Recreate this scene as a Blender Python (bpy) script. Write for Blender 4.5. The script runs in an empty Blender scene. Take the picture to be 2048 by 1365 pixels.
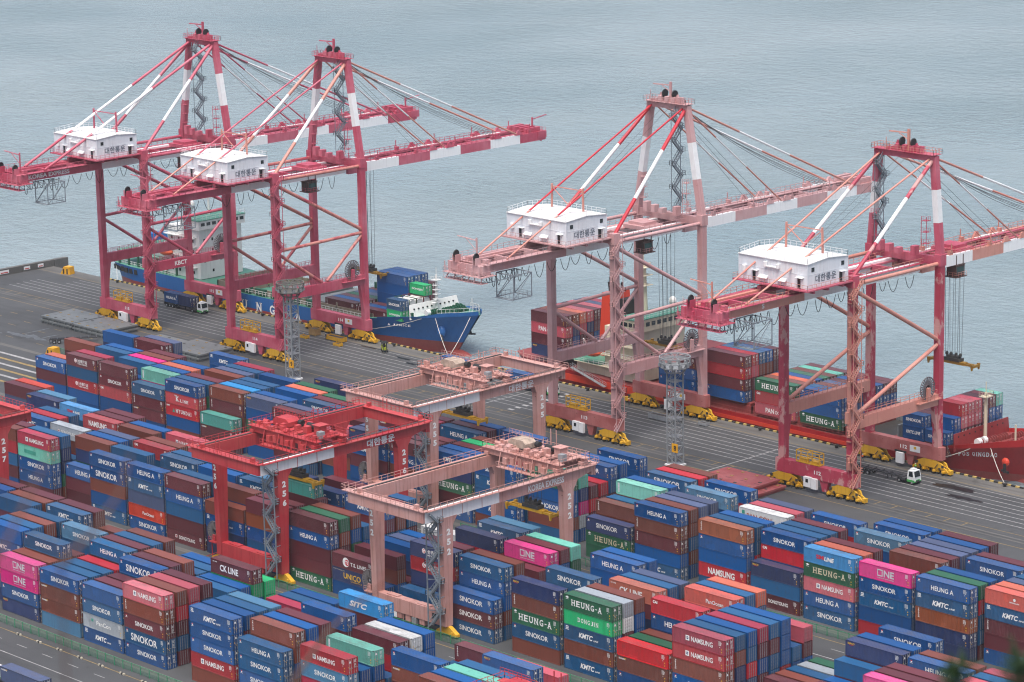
import bpy, bmesh, math, random
import numpy as np
from mathutils import Vector, Matrix

# ------------------------------------------------------------------ camera, sky, sun, exposure
scene = bpy.context.scene
col = scene.collection
RAD = math.radians
CAM_F, CAM_YAW, CAM_PITCH, CAM_ROLL, CAM_H = 6020.66, RAD(-46.2401), RAD(13.2601), RAD(-1.1177), 181.135
fw = Vector((math.sin(CAM_YAW)*math.cos(CAM_PITCH), math.cos(CAM_YAW)*math.cos(CAM_PITCH), -math.sin(CAM_PITCH)))
r0 = fw.cross(Vector((0, 0, 1))).normalized()
u0 = r0.cross(fw)
cam_r = r0*math.cos(CAM_ROLL) + u0*math.sin(CAM_ROLL)
cam_u = -r0*math.sin(CAM_ROLL) + u0*math.cos(CAM_ROLL)
cd = bpy.data.cameras.new('camera')
cam = bpy.data.objects.new('camera', cd)
col.objects.link(cam)
m = Matrix.Identity(4)
for i in range(3):
    m[i][0], m[i][1], m[i][2] = cam_r[i], cam_u[i], -fw[i]
m[2][3] = CAM_H
cam.matrix_world = m
cd.sensor_fit = 'HORIZONTAL'
cd.sensor_width = 36.0
cd.lens = CAM_F/2048*36
cd.clip_start, cd.clip_end = 1.0, 40000.0
scene.camera = cam

SUN_EL, SUN_AZ = RAD(69), RAD(148)          # compass angle from +Y, clockwise
world = bpy.data.worlds.new('World')
scene.world = world
world.use_nodes = True
wn = world.node_tree
bg = wn.nodes['Background']
sky = wn.nodes.new('ShaderNodeTexSky')
sky.sky_type = 'NISHITA'
sky.sun_disc = False
sky.sun_elevation, sky.sun_rotation = SUN_EL, SUN_AZ
sky.altitude, sky.air_density, sky.dust_density, sky.ozone_density = 0.0, 1.0, 6.0, 1.0
wn.links.new(sky.outputs[0], bg.inputs['Color'])
bg.inputs['Strength'].default_value = 0.092
sl = bpy.data.lights.new('sun', 'SUN')
sl.energy, sl.angle, sl.color = 1.5, RAD(40), (1.0, 0.98, 0.95)
sun = bpy.data.objects.new('sun', sl)
col.objects.link(sun)
sdir = Vector((math.sin(SUN_AZ)*math.cos(SUN_EL), math.cos(SUN_AZ)*math.cos(SUN_EL), math.sin(SUN_EL)))
sun.rotation_euler = sdir.to_track_quat('Z', 'Y').to_euler()
vs = scene.view_settings
vs.view_transform = 'Standard'
vs.look = 'None'
vs.exposure, vs.gamma = 1.1, 1.0
vs.use_curve_mapping = False
scene.cycles.filter_width = 1.15

# ------------------------------------------------------------------ helpers
random.seed(7)

def srgb(r, g, b, k=1.0):
    def f(c):
        c = c/255.0
        return min(1.0, k*(c/12.92 if c <= 0.04045 else ((c+0.055)/1.055)**2.4))
    return (f(r), f(g), f(b), 1.0)

def tag(o, label=None, cat=None, group=None, kind=None):
    if label: o['label'] = label
    if cat: o['category'] = cat
    if group: o['group'] = group
    if kind: o['kind'] = kind
    return o

def empty(name, loc=(0, 0, 0), parent=None):
    o = bpy.data.objects.new(name, None)
    o.empty_display_size = 0.5
    col.objects.link(o)
    o.location = loc
    if parent: o.parent = parent
    return o

def link(name, me, parent=None, loc=(0, 0, 0), rz=0.0, mats=None):
    """one more object on shared mesh data; mats: per-object material overrides"""
    o = bpy.data.objects.new(name, me)
    col.objects.link(o)
    o.location = loc
    o.rotation_euler = (0, 0, rz)
    if parent: o.parent = parent
    if mats:
        for i, mt in enumerate(mats):
            if mt is not None and i < len(o.material_slots):
                o.material_slots[i].link = 'OBJECT'
                o.material_slots[i].material = mt
    return o

class MB:
    """collects shapes for ONE mesh object"""
    def __init__(s):
        s.v, s.f, s.m = [], [], []
    def add(s, vs_, fs, mi=0):
        b = len(s.v)
        s.v += [tuple(p) for p in vs_]
        s.f += [tuple(b+i for i in q) for q in fs]
        s.m += [mi]*len(fs)
        return s
    def box(s, x0, x1, y0, y1, z0, z1, mi=0):
        return s.add([(x0,y0,z0),(x1,y0,z0),(x1,y1,z0),(x0,y1,z0),(x0,y0,z1),(x1,y0,z1),(x1,y1,z1),(x0,y1,z1)],
                     [(0,3,2,1),(4,5,6,7),(0,1,5,4),(1,2,6,5),(2,3,7,6),(3,0,4,7)], mi)
    def hexa(s, bot, top, mi=0):
        """bot, top: four points each, same winding (ccw from above)"""
        return s.add(list(bot)+list(top), [(0,3,2,1),(4,5,6,7),(0,1,5,4),(1,2,6,5),(2,3,7,6),(3,0,4,7)], mi)
    def frame(s, p, q):
        p, q = Vector(p), Vector(q)
        d = (q-p).normalized()
        up = Vector((0, 0, 1)) if abs(d.z) < 0.97 else Vector((0, 1, 0))
        a = d.cross(up).normalized()
        return p, q, a, a.cross(d)
    def bar(s, p, q, w, h=None, mi=0):
        h = h or w
        p, q, a, b = s.frame(p, q)
        a, b = a*w/2, b*h/2
        return s.add([p-a-b, p+a-b, p+a+b, p-a+b, q-a-b, q+a-b, q+a+b, q-a+b],
                     [(0,1,2,3),(7,6,5,4),(0,4,5,1),(1,5,6,2),(2,6,7,3),(3,7,4,0)], mi)
    def tube(s, p, q, r, n=8, mi=0, r2=None):
        r2 = r if r2 is None else r2
        p, q, a, b = s.frame(p, q)
        vs_ = [p+(a*math.cos(t)+b*math.sin(t))*r for t in [2*math.pi*i/n for i in range(n)]]
        vs_ += [q+(a*math.cos(t)+b*math.sin(t))*r2 for t in [2*math.pi*i/n for i in range(n)]]
        fs = [(i, (i+1) % n, n+(i+1) % n, n+i) for i in range(n)]
        fs += [tuple(range(n-1, -1, -1)), tuple(range(n, 2*n))]
        return s.add(vs_, fs, mi)
    def path(s, pts, w, mi=0):
        for a, b in zip(pts, pts[1:]):
            s.bar(a, b, w, w, mi)
        return s
    def prism(s, poly, axis, a, b, mi=0):
        """poly: 2D points; axis 'x','y','z' extruded from a to b"""
        def P(u, v, t):
            return {'x': (t, u, v), 'y': (u, t, v), 'z': (u, v, t)}[axis]
        n = len(poly)
        vs_ = [P(u, v, a) for u, v in poly] + [P(u, v, b) for u, v in poly]
        fs = [(i, (i+1) % n, n+(i+1) % n, n+i) for i in range(n)]
        fs += [tuple(range(n-1, -1, -1)), tuple(range(n, 2*n))]
        return s.add(vs_, fs, mi)
    def rail(s, pts, h=1.1, step=1.8, w=0.075, mi=0, mid=True):
        for a, b in zip(pts, pts[1:]):
            a, b = Vector(a), Vector(b)
            n = max(1, int((b-a).length/step+0.5))
            up = Vector((0, 0, h))
            for i in range(n+1):
                p = a+(b-a)*i/n
                s.bar(p, p+up, w, w, mi)
            s.bar(a+up, b+up, w, w, mi)
            if mid: s.bar(a+up*0.5, b+up*0.5, w*0.8, w*0.8, mi)
        return s
    def torus(s, c, axis, R_, r, n=24, k=6, mi=0):
        c = Vector(c)
        ax = {'x': (Vector((0,1,0)), Vector((0,0,1)), Vector((1,0,0))), 'y': (Vector((1,0,0)), Vector((0,0,1)), Vector((0,1,0))),
              'z': (Vector((1,0,0)), Vector((0,1,0)), Vector((0,0,1)))}[axis]
        vs_, fs = [], []
        for i in range(n):
            t = 2*math.pi*i/n
            d = ax[0]*math.cos(t)+ax[1]*math.sin(t)
            for j in range(k):
                q = 2*math.pi*j/k
                vs_.append(c+d*(R_+r*math.cos(q))+ax[2]*(r*math.sin(q)))
        for i in range(n):
            for j in range(k):
                fs.append((i*k+j, ((i+1) % n)*k+j, ((i+1) % n)*k+(j+1) % k, i*k+(j+1) % k))
        return s.add(vs_, fs, mi)
    def stairs(s, x, y, z0, z1, run=3.0, rise=3.0, width=0.9, axis='y', out=1, mi=0):
        """zigzag flights going up along `axis`; second column offset by width*out on the other axis"""
        n = max(1, int(round((z1-z0)/rise)))
        dz = (z1-z0)/n
        for i in range(n):
            a, b = (0, run) if i % 2 == 0 else (run, 0)
            off = 0
            def P(t, k, z):
                return (x+k, y+t, z) if axis == 'y' else (x+t, y+k, z)
            zz = z0+i*dz
            for k in (0, width):
                s.bar(P(a, k*out, zz), P(b, k*out, zz+dz), 0.12, 0.32, mi)
                s.bar(P(a, k*out, zz+1.0), P(b, k*out, zz+dz+1.0), 0.1, 0.1, mi)
                for q in (0.25, 0.5, 0.75):
                    t = a+(b-a)*q
                    s.bar(P(t, k*out, zz+dz*q), P(t, k*out, zz+dz*q+1.0), 0.07, 0.07, mi)
            ns = 9
            for q in range(ns):
                t = a+(b-a)*(q+0.5)/ns
                c = P(t, width*out/2, zz+dz*(q+0.5)/ns)
                ex, ey = (width/2, 0.14) if axis == 'y' else (0.14, width/2)
                s.box(c[0]-ex, c[0]+ex, c[1]-ey, c[1]+ey, c[2]-0.02, c[2]+0.02, mi)
            t0 = b-0.1 if b > 0 else b-1.0
            lo, hi = (run, run+0.9) if b > 0 else (-0.9, 0)
            pa, pb = P(lo, 0, zz+dz), P(hi, width*out, zz+dz)
            s.box(min(pa[0], pb[0]), max(pa[0], pb[0]), min(pa[1], pb[1]), max(pa[1], pb[1]), zz+dz-0.06, zz+dz+0.02, mi)
            e = hi if b > 0 else lo
            s.rail([P(lo if b > 0 else hi, 0, zz+dz), P(e, 0, zz+dz), P(e, width*out, zz+dz), P(lo if b > 0 else hi, width*out, zz+dz)], 1.0, 1.0, 0.09, mi)
        return s
    def mesh(s, name, mats):
        me = bpy.data.meshes.new(name)
        me.from_pydata(s.v, [], s.f)
        for mt in (mats if isinstance(mats, (list, tuple)) else [mats]):
            me.materials.append(mt)
        if any(s.m):
            me.polygons.foreach_set('material_index', s.m)
        me.validate()
        me.update()
        return me
    def build(s, name, mats, parent=None, loc=(0, 0, 0)):
        return link(name, s.mesh(name, mats), parent, loc)

# ------------------------------------------------------------------ materials
MATS = {}
def newmat(name):
    mt = bpy.data.materials.new(name)
    mt.use_nodes = True
    nt = mt.node_tree
    return mt, nt, nt.nodes['Principled BSDF']

def N(nt, typ, **kw):
    n = nt.nodes.new(typ)
    for k, v in kw.items():
        setattr(n, k, v)
    return n

def noise(nt, coord, scale, detail=4.0, rough=0.6, vec_scale=None):
    src = coord
    if vec_scale:
        mp = N(nt, 'ShaderNodeMapping')
        mp.inputs['Scale'].default_value = vec_scale
        nt.links.new(coord, mp.inputs['Vector'])
        src = mp.outputs[0]
    n = N(nt, 'ShaderNodeTexNoise')
    n.inputs['Scale'].default_value = scale
    n.inputs['Detail'].default_value = detail
    n.inputs['Roughness'].default_value = rough
    nt.links.new(src, n.inputs['Vector'])
    return n.outputs['Fac']

def ramp(nt, fac, p0, p1, c0=(0, 0, 0, 1), c1=(1, 1, 1, 1)):
    r = N(nt, 'ShaderNodeValToRGB')
    r.color_ramp.elements[0].position, r.color_ramp.elements[1].position = p0, p1
    r.color_ramp.elements[0].color, r.color_ramp.elements[1].color = c0, c1
    nt.links.new(fac, r.inputs[0])
    return r.outputs[0]

def mix(nt, fac, a, b, blend='MIX'):
    n = N(nt, 'ShaderNodeMix', data_type='RGBA', blend_type=blend)
    for sock, v in ((n.inputs[0], fac), (n.inputs[6], a), (n.inputs[7], b)):
        if isinstance(v, (tuple, list)): sock.default_value = v
        elif isinstance(v, (int, float)): sock.default_value = v
        else: nt.links.new(v, sock)
    return n.outputs[2]

def plain(name, c, rough=0.55, metal=0.0, var=0.12):
    if name in MATS: return MATS[name]
    mt, nt, b = newmat(name)
    tc = N(nt, 'ShaderNodeTexCoord')
    f = noise(nt, tc.outputs['Object'], 0.9, 5)
    dark = tuple(x*(1-var*2) for x in c[:3])+(1,)
    nt.links.new(mix(nt, ramp(nt, f, 0.35, 0.65), dark, c), b.inputs['Base Color'])
    b.inputs['Roughness'].default_value = rough
    b.inputs['Metallic'].default_value = metal
    MATS[name] = mt
    return mt

def paint(name, c, fade=None, rust=0.0, patch=None, patch_amt=0.0, rough=0.5, streak=0.35):
    """weathered steel paint: faded areas, vertical grime streaks, rust spots, patches of an older coat"""
    if name in MATS: return MATS[name]
    mt, nt, b = newmat(name)
    tc = N(nt, 'ShaderNodeTexCoord')
    o = tc.outputs['Object']
    c2 = fade or tuple(min(1, x*1.35+0.02) for x in c[:3])+(1,)
    base = mix(nt, ramp(nt, noise(nt, o, 0.13, 4), 0.38, 0.68), c, c2)
    if patch:
        base = mix(nt, ramp(nt, noise(nt, o, 0.22, 5, 0.65, (1, 1, 0.6)), 0.62-patch_amt*0.25, 0.66-patch_amt*0.25), base, patch)
    gr = ramp(nt, noise(nt, o, 1.0, 5, 0.7, (1.6, 1.6, 0.09)), 0.5, 0.75)
    g2 = mix(nt, streak, (1, 1, 1, 1), mix(nt, gr, (1, 1, 1, 1), (0.42, 0.36, 0.34, 1)))
    base = mix(nt, 1.0, base, g2, 'MULTIPLY')
    if rust > 0:
        rs = ramp(nt, noise(nt, o, 1.1, 6, 0.72), 0.70-rust*0.2, 0.74-rust*0.2)
        base = mix(nt, rs, base, (0.10, 0.028, 0.016, 1))
    nt.links.new(base, b.inputs['Base Color'])
    b.inputs['Roughness'].default_value = rough
    MATS[name] = mt
    return mt

def boxpaint(name, c, rough=0.36):
    """container paint: per-object tone shift, dirt blotches on the roof, streaks down the sides, rust specks"""
    if name in MATS: return MATS[name]
    mt, nt, b = newmat(name)
    tc = N(nt, 'ShaderNodeTexCoord')
    oi = N(nt, 'ShaderNodeObjectInfo')
    off = N(nt, 'ShaderNodeVectorMath', operation='MULTIPLY_ADD')
    cmb = N(nt, 'ShaderNodeCombineXYZ')
    nt.links.new(oi.outputs['Random'], cmb.inputs[0])
    nt.links.new(oi.outputs['Random'], cmb.inputs[1])
    off.inputs[1].default_value = (91, 57, 0)
    nt.links.new(cmb.outputs[0], off.inputs[0])
    nt.links.new(tc.outputs['Object'], off.inputs[2])
    o = off.outputs[0]
    hsv = N(nt, 'ShaderNodeHueSaturation')
    hsv.inputs['Color'].default_value = c
    mr = N(nt, 'ShaderNodeMapRange')
    mr.inputs[3].default_value, mr.inputs[4].default_value = 0.74, 1.22
    nt.links.new(oi.outputs['Random'], mr.inputs[0])
    nt.links.new(mr.outputs[0], hsv.inputs['Value'])
    ms = N(nt, 'ShaderNodeMath', operation='MULTIPLY')
    ms.inputs[1].default_value = 7.31
    nt.links.new(oi.outputs['Random'], ms.inputs[0])
    fr = N(nt, 'ShaderNodeMath', operation='FRACT')
    nt.links.new(ms.outputs[0], fr.inputs[0])
    mr2 = N(nt, 'ShaderNodeMapRange')
    mr2.inputs[3].default_value, mr2.inputs[4].default_value = 0.86, 1.05
    nt.links.new(fr.outputs[0], mr2.inputs[0])
    nt.links.new(mr2.outputs[0], hsv.inputs['Saturation'])
    base = hsv.outputs[0]
    chalk = tuple(min(1, x*0.95+0.045) for x in c[:3])+(1,)
    base = mix(nt, mixf(nt, ramp(nt, noise(nt, o, 0.35, 4), 0.45, 0.75), 0.3), base, chalk)
    streak = ramp(nt, noise(nt, o, 1.0, 5, 0.7, (2.6, 2.6, 0.12)), 0.52, 0.8)
    base = mix(nt, mixf(nt, streak, 0.5), base, (0.05, 0.035, 0.03, 1))
    blot = ramp(nt, noise(nt, o, 0.8, 6, 0.7), 0.56, 0.70)
    geo = N(nt, 'ShaderNodeNewGeometry')
    sx = N(nt, 'ShaderNodeSeparateXYZ')
    nt.links.new(geo.outputs['Normal'], sx.inputs[0])
    upf = ramp(nt, sx.outputs[2], 0.5, 0.8)
    roofd = N(nt, 'ShaderNodeMath', operation='MULTIPLY')
    nt.links.new(upf, roofd.inputs[0]); nt.links.new(ramp(nt, noise(nt, o, 0.55, 7, 0.75, (0.6, 1.4, 1)), 0.46, 0.66), roofd.inputs[1])
    base = mix(nt, mixf(nt, roofd.outputs[0], 0.5), base, (0.10, 0.085, 0.075, 1))
    base = mix(nt, mixf(nt, blot, 0.35), base, (0.06, 0.05, 0.045, 1))
    pv = N(nt, 'ShaderNodeTexVoronoi')
    pv.inputs['Scale'].default_value = 0.55
    nt.links.new(o, pv.inputs['Vector'])
    base = mix(nt, mixf(nt, ramp(nt, pv.outputs['Color'], 0.80, 0.82), 0.25), base, tuple(min(1, x*1.5+0.02) for x in c[:3])+(1,))
    rs = ramp(nt, noise(nt, o, 2.3, 6, 0.75), 0.635, 0.68)
    base = mix(nt, mixf(nt, rs, 0.8), base, (0.11, 0.04, 0.02, 1))
    nt.links.new(base, b.inputs['Base Color'])
    b.inputs['Roughness'].default_value = rough
    b.inputs['Specular IOR Level'].default_value = 0.4
    MATS[name] = mt
    return mt

def mixf(nt, sock, k):
    n = N(nt, 'ShaderNodeMath', operation='MULTIPLY')
    n.inputs[1].default_value = k
    nt.links.new(sock, n.inputs[0])
    return n.outputs[0]

WHITE = plain('white_paint', (0.74, 0.75, 0.76, 1), 0.5, var=0.04)
LETTER = plain('lettering_white', (0.78, 0.78, 0.77, 1), 0.55, var=0.06)
CREAM = plain('lettering_cream', (0.62, 0.54, 0.38, 1), 0.55)
YELLOW_L = plain('lettering_yellow', (0.75, 0.45, 0.03, 1), 0.55)
DARK = plain('dark_rubber', (0.018, 0.018, 0.02, 1), 0.6)
STEELDK = plain('grimy_steel', (0.05, 0.048, 0.045, 1), 0.5)
GALV = plain('galvanised_steel', (0.33, 0.35, 0.37, 1), 0.45, 0.25)
GREYP = plain('grey_paint', (0.20, 0.235, 0.27, 1), 0.5)
YELLOW = paint('machine_yellow', (0.56, 0.29, 0.012, 1), (0.62, 0.36, 0.03, 1), rust=0.12, streak=0.6)
GLASS = plain('dark_glass', (0.015, 0.02, 0.025, 1), 0.08)
ROPE = plain('wire_rope', (0.06, 0.06, 0.065, 1), 0.5)
ROD = plain('lock_rod_grey', (0.42, 0.42, 0.42, 1), 0.4, 0.3)
CRIM = paint('crane_crimson', (0.41, 0.048, 0.092, 1), (0.51, 0.14, 0.19, 1), rust=0.13, streak=0.5)
CRIMP = paint('crane_crimson_patched', (0.36, 0.03, 0.06, 1), (0.42, 0.06, 0.1, 1), patch=(0.50, 0.26, 0.25, 1), patch_amt=0.35, rust=0.08)
PINK = paint('crane_faded_pink', (0.47, 0.25, 0.25, 1), (0.54, 0.35, 0.355, 1), rust=0.17)
SALM = paint('crane_salmon', (0.50, 0.20, 0.16, 1), (0.56, 0.27, 0.22, 1), rust=0.13)
RUST = paint('crane_rusty_pink', (0.30, 0.07, 0.065, 1), (0.44, 0.17, 0.16, 1), rust=0.34)
REDNEW = paint('crane_fresh_red', (0.48, 0.012, 0.025, 1), (0.42, 0.02, 0.04, 1), rust=0.05)
RMGRED = paint('gantry_red', (0.42, 0.03, 0.04, 1), (0.46, 0.07, 0.07, 1), rust=0.08, streak=0.6)
RMGPINK = paint('gantry_pink', (0.48, 0.24, 0.205, 1), (0.53, 0.32, 0.295, 1), rust=0.18, streak=0.8)
WHITEG = paint('white_girder_paint', (0.76, 0.77, 0.78, 1), (0.82, 0.82, 0.82, 1), rust=0.05, streak=0.25)
HOUSE = paint('machine_house_white', (0.66, 0.69, 0.74, 1), (0.72, 0.74, 0.77, 1), rust=0.02, streak=0.3)
# ------------------------------------------------------------------ setting: sea, quay, roads
def asphalt(name, c0, c1):
    mt, nt, b = newmat(name)
    tc = N(nt, 'ShaderNodeTexCoord')
    o = tc.outputs['Object']
    base = mix(nt, ramp(nt, noise(nt, o, 0.035, 6, 0.65), 0.35, 0.65), c0, c1)
    base = mix(nt, mixf(nt, ramp(nt, noise(nt, o, 0.09, 5, 0.7, (0.25, 1.6, 1)), 0.50, 0.68), 0.55), base, (0.020, 0.021, 0.022, 1))
    base = mix(nt, mixf(nt, ramp(nt, noise(nt, o, 0.22, 5, 0.6), 0.62, 0.72), 0.5), base, (0.014, 0.0135, 0.013, 1))
    base = mix(nt, mixf(nt, ramp(nt, noise(nt, o, 5.0, 3, 0.6), 0.4, 0.6), 0.18), base, (0.09, 0.09, 0.092, 1))
    nt.links.new(base, b.inputs['Base Color'])
    b.inputs['Roughness'].default_value = 0.75
    bp_ = N(nt, 'ShaderNodeBump')
    bp_.inputs['Strength'].default_value = 0.25
    bp_.inputs['Distance'].default_value = 0.03
    nt.links.new(noise(nt, o, 6.0, 4), bp_.inputs['Height'])
    nt.links.new(bp_.outputs[0], b.inputs['Normal'])
    return mt
ASPH = asphalt('asphalt', (0.037, 0.0395, 0.043, 1), (0.060, 0.063, 0.067, 1))
CONC = asphalt('quay_concrete', (0.085, 0.083, 0.078, 1), (0.125, 0.122, 0.115, 1))
ROAD = asphalt('road_asphalt', (0.038, 0.041, 0.045, 1), (0.055, 0.058, 0.063, 1))
LINEW = plain('line_white', (0.36, 0.36, 0.36, 1), 0.6, var=0.22)
LINEY = plain('line_yellow', (0.30, 0.21, 0.075, 1), 0.6, var=0.22)

mt, nt, b = newmat('sea_water')
tc = N(nt, 'ShaderNodeTexCoord')
o = tc.outputs['Object']
big = ramp(nt, noise(nt, o, 0.006, 4, 0.55), 0.35, 0.65)
b.inputs['Base Color'].default_value = (0.030, 0.075, 0.090, 1)
nt.links.new(mix(nt, big, (0.18, 0.245, 0.272, 1), (0.245, 0.305, 0.328, 1)), b.inputs['Base Color'])
b.inputs['Roughness'].default_value = 0.2
b.inputs['IOR'].default_value = 1.33
w1 = noise(nt, o, 0.16, 5, 0.62, (1.0, 1.25, 1))
w2 = noise(nt, o, 0.55, 4, 0.6, (0.8, 1.2, 1))
sm = N(nt, 'ShaderNodeMath', operation='MULTIPLY_ADD')
nt.links.new(w2, sm.inputs[0]); sm.inputs[1].default_value = 0.40; nt.links.new(w1, sm.inputs[2])
amp = N(nt, 'ShaderNodeMapRange')
nt.links.new(noise(nt, o, 0.012, 3, 0.5, (1, 0.5, 1)), amp.inputs[0])
amp.inputs[1].default_value, amp.inputs[2].default_value = 0.3, 0.7
amp.inputs[3].default_value, amp.inputs[4].default_value = 0.35, 1.0
bp_ = N(nt, 'ShaderNodeBump')
nt.links.new(amp.outputs[0], bp_.inputs['Strength'])
bp_.inputs['Distance'].default_value = 2.7
nt.links.new(sm.outputs[0], bp_.inputs['Height'])
nt.links.new(bp_.outputs[0], b.inputs['Normal'])
SEA = mt
SEA_Z = -3.0
sea = MB().add([(-16000, -9000, SEA_Z), (9000, -9000, SEA_Z), (9000, 16000, SEA_Z), (-16000, 16000, SEA_Z)], [(0, 1, 2, 3)]).build('sea', SEA)
tag(sea, kind='structure')

QX0, QX1, QY = -728.0, 60.0, 508.6
ground = MB()
ground.box(QX0, QX1, 40.0, QY-6.0, -9.0, 0.0)
ground = tag(ground.build('ground', ASPH), kind='structure')
kerbq = MB().box(QX0, QX1, QY-6.0, QY, -9.0, 0.004)
kerbq = tag(kerbq.build('quay_edge', CONC), kind='structure')
# the low concrete wall that closes the quay on the left
sw = MB()
for i in range(6):
    y0 = 440+i*11.5
    sw.box(QX0-1.2, QX0+0.4, y0, y0+11.35, 0, 1.9)
sw.box(QX0-1.2, QX0+0.4, 509.05, 514, -9, 1.9)
sw = sw.build('breakwater_wall', CONC)
tag(sw, 'low pale concrete wall closing off the far left end of the quay', 'wall')
for k, (y, w) in enumerate(((489.5, 3.2), (498.0, 2.2), (503, 2.0))):
    MB().box(QX0+0.41, QX0+0.45, y, y+w, 0.5, 1.5).build('notice_board', WHITE, sw)
    MB().box(QX0+0.452, QX0+0.46, y+0.3, y+w-0.3, 0.65, 0.95).build('notice_print', plain('notice_red', (0.5, 0.05, 0.04, 1)), sw)

def strip(name, x0, x1, y0, y1, mat, parent, z=0.008):
    return MB().add([(x0, y0, z), (x1, y0, z), (x1, y1, z), (x0, y1, z)], [(0, 1, 2, 3)]).build(name, mat, parent)
for y in (501.6, 499.2, 496.8, 494.4, 492.0, 489.6, 487.2, 484.8):
    strip('lane_line', -705 if y > 495 else -716, 55, y-0.11, y+0.11, LINEW, ground)
strip('rail_strip', -726, 55, 476.85, 477.0, STEELDK, ground)
strip('rail_strip', -726, 55, 477.3, 477.45, STEELDK, ground)
strip('rail_strip', -726, 55, 505.4, 505.55, STEELDK, kerbq)
strip('rail_strip', -726, 55, 505.85, 506.0, STEELDK, kerbq)
strip('rail_bed', -726, 55, 476.0, 476.7, CONC, ground)
strip('rail_bed', -726, 55, 477.6, 478.2, CONC, ground)
strip('yellow_line', -726, 55, 480.2, 480.36, LINEY, ground)
strip('yellow_line', -726, 55, 473.1, 473.3, LINEY, ground)
strip('yellow_line', -726, 55, 503.3, 503.45, LINEY, ground)
tick = MB().add([(-0.1, 0, 0), (0.1, 0, 0), (0.1, 2.5, 0), (-0.1, 2.5, 0)], [(0, 1, 2, 3)]).mesh('tick_mark', LINEY)
for i in range(78):
    link('tick_mark', tick, ground, (-722+i*4.62, 477.75, 0.0085))
# stop line and hatching
strip('stop_line', -513.2, -512.9, 479, 503, LINEW, ground, 0.0095)
strip('stop_line', -433.2, -432.9, 473, 500, LINEW, ground, 0.0095)
for i in range(9):
    strip('crossing_bar', -505.0, -503.2, 481.5+i*2.4, 482.4+i*2.4, LINEW, ground, 0.012)
# road crossing with white bars on the left, behind the first stacks
for i in range(6):
    strip('crossing_bar', -668, -610, 415.5+i*3.6, 416.5+i*3.6, LINEW if i % 2 else LINEY, ground)
for x in (-690, -676, -662, -648):
    for k in range(6):
        strip('bay_mark', x+k*1.2, x+k*1.2+3.4, 446+k*4.4, 446.2+k*4.4, LINEY, ground)
# roads in front of the yard rows: pale asphalt, lane dashes, kerb lines
for k, yb in enumerate((310.4, 360.4, 410.6)):
    rd = tag(MB().add([(QX0+20, yb-24 if k == 0 else yb-21.5, 0.004), (50, yb-24 if k == 0 else yb-21.5, 0.004), (50, yb-6.0, 0.004), (QX0+20, yb-6.0, 0.004)], [(0, 1, 2, 3)]).build('yard_road', ROAD), kind='structure')
    strip('yellow_line', -700, 40, yb-6.7, yb-6.5, LINEY, rd, 0.012)
    strip('white_line', -700, 40, yb-14.3, yb-14.1, LINEW, rd, 0.012)
    dash = MB().add([(0, 0, 0), (3.2, 0, 0), (3.2, 0.16, 0), (0, 0.16, 0)], [(0, 1, 2, 3)]).mesh('lane_dash', LINEW)
    for i in range(40):
        link('lane_dash', dash, rd, (-600+i*8.0, yb-10.2, 0.012))
    strip('rail_bed', -700, 40, yb-3.2, yb-1.7, CONC, ground, 0.006)
    strip('rail_strip', -700, 40, yb-2.6, yb-2.4, STEELDK, ground, 0.011)
    strip('rail_bed', -700, 40, yb+28.3, yb+29.8, CONC, ground, 0.006)
    strip('rail_strip', -700, 40, yb+29.0, yb+29.2, STEELDK, ground, 0.011)
# oily stains and pale spill
def blob(name, cx, cy, rx, ry, mat, parent, z, seed):
    rr = random.Random(seed)
    n = 22
    pts = []
    for i in range(n):
        t = 2*math.pi*i/n
        k = 0.6+0.6*rr.random()
        pts.append((cx+rx*k*math.cos(t), cy+ry*k*math.sin(t), z))
    return MB().add(pts, [tuple(range(n))]).build(name, mat, parent)
SPILL = plain('pale_spill', (0.13, 0.14, 0.15, 1), 0.5, var=0.3)
OIL = plain('oil_stain', (0.012, 0.012, 0.012, 1), 0.4, var=0.3)
for i, (cx, cy, rx, ry) in enumerate(((-661, 449, 5, 1.0), (-656, 450, 3.0, 1.8), (-651, 449.6, 3.2, 0.9), (-668, 447, 4, 0.4), (-660, 455, 0.6, 4), (-652, 453, 0.5, 3))):
    blob('spill_mark', cx, cy, rx, ry, SPILL, ground, 0.016+i*0.003, i)
for i, (cx, cy, rx, ry) in enumerate(((-562, 499.5, 4, 0.6), (-556, 497.0, 2.5, 0.8), (-549, 496.6, 3.6, 1.1), (-577, 501.8, 5, 0.4), (-385, 499, 6, 1.5), (-378, 494, 5, 1.0), (-386, 462, 6, 1.4), (-378, 463, 4, 0.8))):
    blob('oil_stain', cx, cy, rx, ry, OIL, ground, 0.016+i*0.003, 30+i)

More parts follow.
